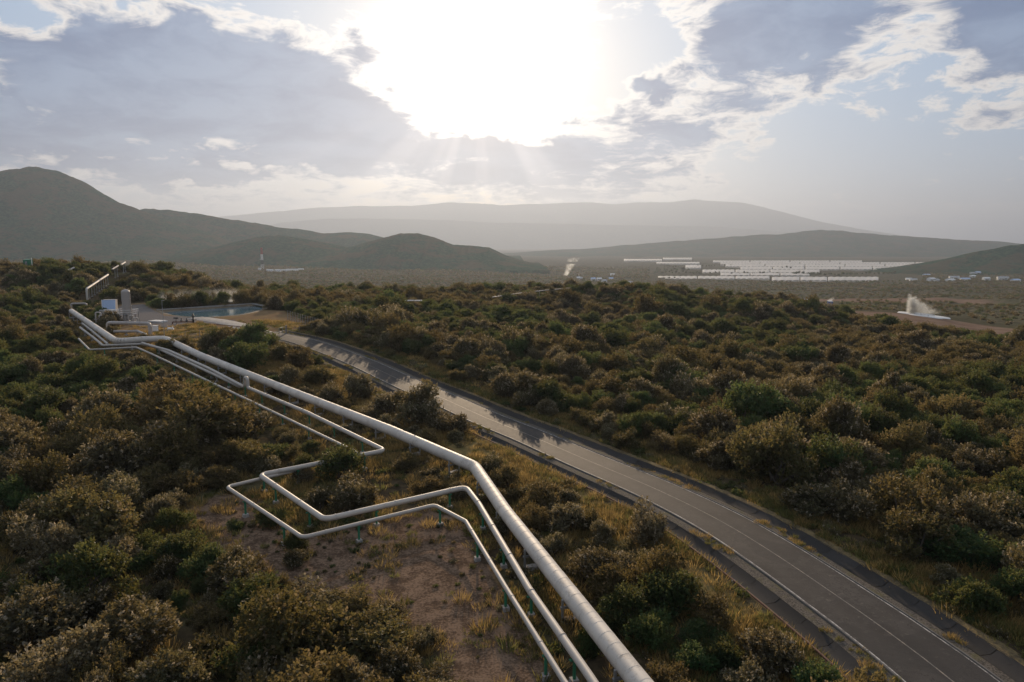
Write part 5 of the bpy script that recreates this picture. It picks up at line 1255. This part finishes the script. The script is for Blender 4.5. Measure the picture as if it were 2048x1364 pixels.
# ------------------------------------------------------------------ far buildings, rig, greenhouses
def build_far():
    rr = random.Random(8)
    # drilling rig
    x, y = LAY['rig']; g = gz(x, y); o = empty('drilling_rig', (x, y, g)); tag(o, 'tall red and white drilling mast on the plain below the ridge', 'rig')
    def lattice(z0, z1, w0, w1, n):
        b = MB()
        for k in range(n):
            a0, a1 = z0 + (z1 - z0) * k / n, z0 + (z1 - z0) * (k + 1) / n; u0, u1 = w0 + (w1 - w0) * k / n, w0 + (w1 - w0) * (k + 1) / n
            c0 = [(-u0, -u0), (u0, -u0), (u0, u0), (-u0, u0)]; c1 = [(-u1, -u1), (u1, -u1), (u1, u1), (-u1, u1)]
            for i in range(4):
                j = (i + 1) % 4; b.tube([(*c0[i], a0), (*c1[i], a1)], 0.42, 5); b.tube([(*c0[i], a0), (*c1[j], a1)], 0.28, 4); b.tube([(*c1[i], a1), (*c1[j], a1)], 0.28, 4)
        return b
    lattice(0, 12, 3.4, 2.6, 2).obj('substructure', M['white'], o); lattice(12, 24, 2.4, 2.2, 3).obj('lower_mast', M['dark'], o); lattice(24, 40, 2.2, 1.9, 4).obj('middle_mast', M['white'], o); lattice(40, 56, 1.9, 1.6, 4).obj('upper_mast', M['red'], o)
    MB().box((0, 0, 57), (4.5, 4.5, 1.6)).obj('crown_block', M['red'], o); MB().box((-3.5, 0, 26), (4.5, 3.5, 1.2)).obj('monkey_board', M['steel'], o); MB().box((0, 0, 11), (10, 9, 1.2)).obj('drill_floor', M['steel'], o)
    # site cabins beside it
    names = ['leftmost white cabin right of the drilling mast', 'second white cabin right of the drilling mast', 'third white cabin right of the drilling mast', 'fourth white cabin right of the drilling mast', 'fifth white cabin right of the drilling mast', 'rightmost white cabin of the drilling site', 'small white hut at the foot of the drilling mast']
    for k, (x, y) in enumerate(LAY['rigsite']):
        g = gz(x, y); o = empty('site_cabin', (x, y, g), R(rr.uniform(-12, 12))); tag(o, names[k], 'cabin', 'white cabins of the drilling site'); w, d, h = (rr.uniform(12, 17), 5, 4.2) if k < 6 else (6, 4, 4.5)
        MB().box((0, 0, h / 2), (w, d, h)).obj('wall', M['white'], o); MB().add([(-w / 2 - .3, -d / 2 - .3, h), (w / 2 + .3, -d / 2 - .3, h), (w / 2 + .3, d / 2 + .3, h), (-w / 2 - .3, d / 2 + .3, h), (-w / 2 - .3, 0, h + 1.1), (w / 2 + .3, 0, h + 1.1)], [(0, 1, 5, 4), (2, 3, 4, 5), (0, 4, 3), (1, 2, 5)]).obj('roof', M['white'], o)
        for q in range(3): MB().box((-w / 3 + q * w / 3, -d / 2 - 0.03, h * 0.55), (1.2, 0.08, 1.2)).obj('window', M['dark'], o)
    # greenhouses: multi-span polythene blocks
    mp, t, out = new_mat('polythene'); p = position(t); n = noise(t, p, 0.02, 4, 0.6); n2 = noise(t, p, 0.15, 4, 0.6)
    col = mixc(t, n.step(0.4, 0.65), (0.82, 0.76, 0.68), (0.66, 0.62, 0.56)); b = principled(t, out, col, 0.45, 0.5); tr = t.nodes.new('ShaderNodeBsdfTranslucent'); t.links.new(col.k, tr.inputs['Color']); mx = t.nodes.new('ShaderNodeMixShader'); mx.inputs[0].default_value = 0.4; t.links.new(b.outputs[0], mx.inputs[1]); t.links.new(tr.outputs[0], mx.inputs[2]); t.links.new(mx.outputs[0], out.inputs['Surface'])
    glab = LAY['gnames']
    for k, quad in enumerate(LAY['green']):
        q = [Vector((*c, 0)) for c in quad]; c = sum(q, Vector()) / 4; z0 = -62.5; top = -56.5
        o = empty('greenhouse', (c.x, c.y, z0)); tag(o, 'white greenhouse ' + glab[k], 'greenhouse', 'white greenhouses on the plain')
        W = ((q[1] - q[0]).length + (q[2] - q[3]).length) / 2; ns = max(4, int(W / 14)); v, f = [], []
        for i in range(ns * 4 + 1):
            u = i / (ns * 4); h = top - z0 + [0.0, 0.9, 1.2, 0.9][i % 4]
            for s in (0, 1):
                pt = q[0].lerp(q[1], u) if s == 0 else q[3].lerp(q[2], u); v.append((pt.x - c.x, pt.y - c.y, h))
        f = [(2 * i, 2 * i + 2, 2 * i + 3, 2 * i + 1) for i in range(ns * 4)]
        MB().add(v, f, True).obj('roof', mp, o)
        w = MB()
        for s, (a, b2) in enumerate(((q[0], q[1]), (q[1], q[2]), (q[2], q[3]), (q[3], q[0]))):
            a, b2 = a - c, b2 - c; w.add([(a.x, a.y, 0), (b2.x, b2.y, 0), (b2.x, b2.y, top - z0), (a.x, a.y, top - z0)], [(0, 1, 2, 3)])
        w.obj('wall', mp, o)
    # trees between the greenhouses
    tm = []
    for q in range(4):
        vv, ff, tn, tp, L = make_crown(1200 + q, 1, 240, 4, 0.17, 10, 1.1); vv = vv + np.array([0, 0, 0.45]); tm.append((mesh_np('crown', vv, ff, [LM[1]], False, {'tone': ('FACE', tn), 'tip': ('FACE', tp)}), MB().tube([(0, 0, -0.1), (0.03, 0, 0.4), (0, 0, 0.9)], [0.09, 0.06, 0.03], 6).mesh('trunk', M['bark'])))
    belts = ['left clump before the greenhouses', 'long belt behind the front-left greenhouse', 'tall clump at the left of the greenhouse field', 'small clump right of the tall left clump', 'belt behind the front greenhouses, left half', 'belt behind the front greenhouses, middle', 'belt joining the dark right-hand spur', 'short row in the middle of the greenhouses', 'tiny row left of the field middle', 'pair standing alone at the back left', 'low row at the back of the field', 'low row along the left strip', 'small clump at the back right', 'back edge standing alone', 'row at the far right by the spur', 'low row behind the front-left greenhouse', 'rearmost row of the left clump']
    for k, (x, y, h, bi) in enumerate(LAY['ftrees']):
        g = gz(x, y); o = empty('tree', (x, y, g), rr.uniform(0, 6)); s = h / 1.9; o.scale = (s * rr.uniform(0.8, 1.3), s * rr.uniform(.8, 1.2), s); tag(o, 'dark tree in the ' + belts[bi], 'tree', 'trees between the greenhouses, ' + belts[bi])
        cm, tr = tm[k % 4]; link(bpy.data.objects.new('crown', cm), o); link(bpy.data.objects.new('trunk', tr), o)
    # houses
    roofs = [M['white'], M['steel'], M['blue_sheet']]
    od = ['leftmost', 'second from left', 'third from left', 'fourth from left', 'fifth from left', 'sixth from left', 'seventh from left', 'eighth from left', 'seventh from right', 'sixth from right', 'fifth from right', 'fourth from right', 'third from right', 'second from right', 'rightmost']; od2 = ['leftmost', 'second', 'third', 'fourth', 'fifth', 'sixth', 'seventh', 'rightmost']
    hs = sorted(LAY['houses'][:15], key=lambda q: q[0] / q[1]) + sorted(LAY['houses'][15:], key=lambda q: q[0] / q[1])
    for k, (x, y) in enumerate(hs):
        g = gz(x, y); right = k < 15; o = empty('house', (x, y, g), R(rr.uniform(-25, 25))); tag(o, 'small pale house below the dark right-hand hill, ' + od[k] if right else 'tiny white building left of the greenhouses, %s from the left' % od2[k - 15] if 15 < k < 22 else 'tiny white building left of the greenhouses, ' + od2[k - 15], 'house', 'houses below the right-hand hill' if right else 'white buildings on the hazy plain')
        w, d, h = (rr.uniform(10, 26), rr.uniform(8, 11), rr.uniform(4, 6)) if right else (rr.uniform(7, 12), 7, 4)
        MB().box((0, 0, h / 2 - .5), (w, d, h + 1)).obj('wall', M['white'], o)
        MB().add([(-w / 2 - .5, -d / 2 - .5, h), (w / 2 + .5, -d / 2 - .5, h), (w / 2 + .5, d / 2 + .5, h), (-w / 2 - .5, d / 2 + .5, h), (-w / 2 - .5, 0, h + 2.2), (w / 2 + .5, 0, h + 2.2)], [(0, 1, 5, 4), (2, 3, 4, 5), (0, 4, 3), (1, 2, 5)]).obj('roof', roofs[k % 3], o)
        for q in range(2): MB().box((-w / 4 + q * w / 2, -d / 2 - 0.05, h * 0.5), (1.6, 0.12, 1.5)).obj('window', M['dark'], o)
        MB().box((0, -d / 2 - 0.06, 1.1), (1.2, 0.12, 2.4)).obj('door', M['dark'], o)
    # blue shed, green box, green container on the near ridges
    def hut(name, label, cat, xy, w, d, h, wm, rm, lift=0.0):
        g = gz(*xy); o = empty(name, (*xy, g + lift)); tag(o, label, cat)
        MB().box((0, 0, h / 2 - 0.3), (w, d, h + 0.6)).obj('wall', M[wm], o); MB().add([(-w / 2 - .15, -d / 2 - .15, h), (w / 2 + .15, -d / 2 - .15, h), (w / 2 + .15, d / 2 + .15, h + .35), (-w / 2 - .15, d / 2 + .15, h + .35), (-w / 2 - .15, -d / 2 - .15, h + .12), (w / 2 + .15, -d / 2 - .15, h + .12), (w / 2 + .15, d / 2 + .15, h + .47), (-w / 2 - .15, d / 2 + .15, h + .47)], [(3, 2, 1, 0), (4, 5, 6, 7), (0, 1, 5, 4), (1, 2, 6, 5), (2, 3, 7, 6), (3, 0, 4, 7)]).obj('roof', M[rm], o)
        dd = MB().box((0, -d / 2 - 0.03, h * 0.4), (w * 0.35, 0.06, h * 0.75)).obj('door', M['steel'], o); MB().box((w * 0.12, -d / 2 - 0.08, h * 0.4), (0.06, 0.05, 0.2)).obj('handle', M['dark'], dd)
    hut('valve_hut', 'small blue hut with white roof on the ridge crest', 'hut', LAY['blueshed'], 2.4, 2.2, 2.4, 'blue', 'silica', 2.6)
    hut('box_hut', 'pale box hut half hidden by bushes left of the blue hut', 'hut', LAY['greenbox'], 1.5, 1.5, 2.0, 'steel', 'steel', 2.2)
    hut('container', 'green container among trees on the left skyline', 'container', LAY['greencont'], 2.6, 2.4, 2.6, 'green_paint', 'green_paint', 2.8)
    x, y = LAY['greencont']; o = empty('marker_pole', (x + 1.9, y - 0.4, gz(x, y) + 2.0)); tag(o, 'short white pole beside the green container', 'pole'); MB().tube([(0, 0, -2), (0, 0, 4.2)], 0.13, 8).obj('pole', M['white'], o); MB().box((0, 0, 4.2), (0.34, 0.34, 0.12)).obj('cap', M['white'], o)
    # geyser pad
    x, y = LAY['geyser']; v = []; rs = np.random.RandomState(3); N = 48
    for ring, (k, h) in enumerate(((0.02, 0.35), (0.6, 0.3), (0.93, 0.22), (1.03, -0.5))):
        for a in range(N):
            t2 = 2 * math.pi * a / N; e = 1 + 0.12 * math.sin(3 * t2 + 1) + 0.07 * math.sin(7 * t2); qx = x + 6.5 + math.cos(t2) * 15 * k * e; qy = y - 2 + math.sin(t2) * 13 * k * e; v.append((qx, qy, gz(qx, qy) + h))
    f = [(i * N + a, i * N + (a + 1) % N, (i + 1) * N + (a + 1) % N, (i + 1) * N + a) for i in range(3) for a in range(N)]
    tag(link(bpy.data.objects.new('discharge_pool', mesh_np('discharge_pool', v, f, [M['silica']], True))), 'flat white discharge pool under the right-hand steam plume', 'pool', kind='structure')
    build_small_pipe('short white pipe lying downhill of the right-hand steam plume', [Vector((x, y - 2, gz(x, y - 2) + 0.9)), Vector((x + 4, y - 16, gz(x + 4, y - 16) + 1.6))], 0.3, M['white'], 0.5, 5, M['steel'], 4.0)


# ------------------------------------------------------------------ steam
def steam(name, label, loc, size, build, dens, ns, col=(0.86, 0.93, 1.0)):
    """closed hull with noise-driven density; build(x,y,z 0..1) -> S density shape"""
    m, t, out = new_mat(name + '_vapour'); gcoord = coords(t, 'Generated'); sp = t.nodes.new('ShaderNodeSeparateXYZ'); t.links.new(gcoord.k, sp.inputs[0])
    gx, gy, gzz = (S(t, sp.outputs[i]) for i in range(3)); p = position(t)
    n = noise(t, p, ns, 5, 0.62, 0.4)
    d = build(gx, gy, gzz, n) * dens
    v = t.nodes.new('ShaderNodeVolumePrincipled'); v.inputs['Color'].default_value = (*col, 1); v.inputs['Anisotropy'].default_value = 0.55
    t.links.new(d.max(0.0).k, v.inputs['Density']); t.links.new(v.outputs[0], out.inputs['Volume'])
    b = MB(); b.box((0, 0, size[2] / 2), size); o = b.obj(name, m, None, loc); tag(o, label, 'steam'); return o


def build_steam():
    x, y = LAY['geyser']; g = gz(x, y)
    def jet(a, b, c, n):
        env = 1.0 - a * 0.95 - (a * 9.0).min(1.0) * 0.06
        return a.step(0.03, 0.11) * (env - c + (n - 0.5) * 0.75).step(0.0, 0.42) * (a * -2.6).exp() * (n * 1.3 - 0.25).max(0.0) * (b - 0.5 + (n - 0.5) * 0.3).abs().step(0.46, 0.1) * a.step(1.0, 0.75)
    steam('steam_jet', 'white steam jet rising from the pale pool at right', (x + 8.2, y, g + 0.2), (24, 8, 13.5), jet, 2.4, 0.5)
    x, y = LAY['steam2']; g = gz(x, y)
    def plume(a, b, c, n):
        ctr = 0.16 + c * 0.50 + (n - 0.5) * 0.35; w = 0.10 + c * 0.22
        return ((a - ctr) / w.k if False else ((a - ctr) / w)).abs().step(1.3, 0.1) * (b - 0.5).abs().step(0.5, 0.15) * n.step(0.36, 0.78) * c.step(0.0, 0.04) * (1.0 - c.step(0.62, 0.68) * c.step(0.82, 0.74)) * c.step(1.0, 0.9)
    steam('steam_plume', 'slanting white steam plume on the plain near the centre', (x + 20, y, g), (48, 20, 50), plume, 0.11, 0.09)
    (x0, y0), (x1, y1) = LAY['mist']; cx, cy = (x0 + x1) / 2, (y0 + y1) / 2; g = gz(cx, cy)
    def mist(a, b, c, n):
        return n.step(0.40, 0.68) * (c + (n - 0.5) * 0.9).step(0.85, 0.15) * a.step(0.0, 0.12) * a.step(1.0, 0.9) * (b - 0.5).abs().step(0.5, 0.2)
    o = steam('pond_mist', 'low drifting veil of steam behind the pond', (cx, cy, g + 0.2), (28, 7, 7.0), mist, 0.2, 0.35)
    o.rotation_euler = (0, 0, math.atan2(y1 - y0, x1 - x0))
    x, y = LAY['blueshed']
    def wisp(a, b, c, n): return n.step(0.4, 0.65) * ((a - 0.15 - c * 0.5) / 0.25).abs().step(1, 0.2) * (b - .5).abs().step(.5, .2) * c.step(1, .5)
    steam('steam_wisp', 'tiny wisp of steam above the blue hut', (x + 1.5, y, gz(x, y) + 5.3), (6, 3, 2.2), wisp, 0.5, 0.8)
build_far()
build_steam()

# ------------------------------------------------------------------ haze
def build_haze():
    m, t, out = new_mat('haze_air')
    v = t.nodes.new('ShaderNodeVolumePrincipled')
    v.inputs['Color'].default_value = (0.385, 0.455, 0.58, 1); v.inputs['Density'].default_value = 0.96e-4
    v.inputs['Anisotropy'].default_value = 0.45
    t.links.new(v.outputs[0], out.inputs['Volume'])
    m.cycles.homogeneous_volume = True
    b = MB(); b.box((0, 0, 0), (60000, 60000, 1480))
    o = b.obj('haze', m, None, (0, 0, 740 - 95)); tag(o, 'thin pale evening haze filling the valley', 'haze', kind='stuff')
build_haze()
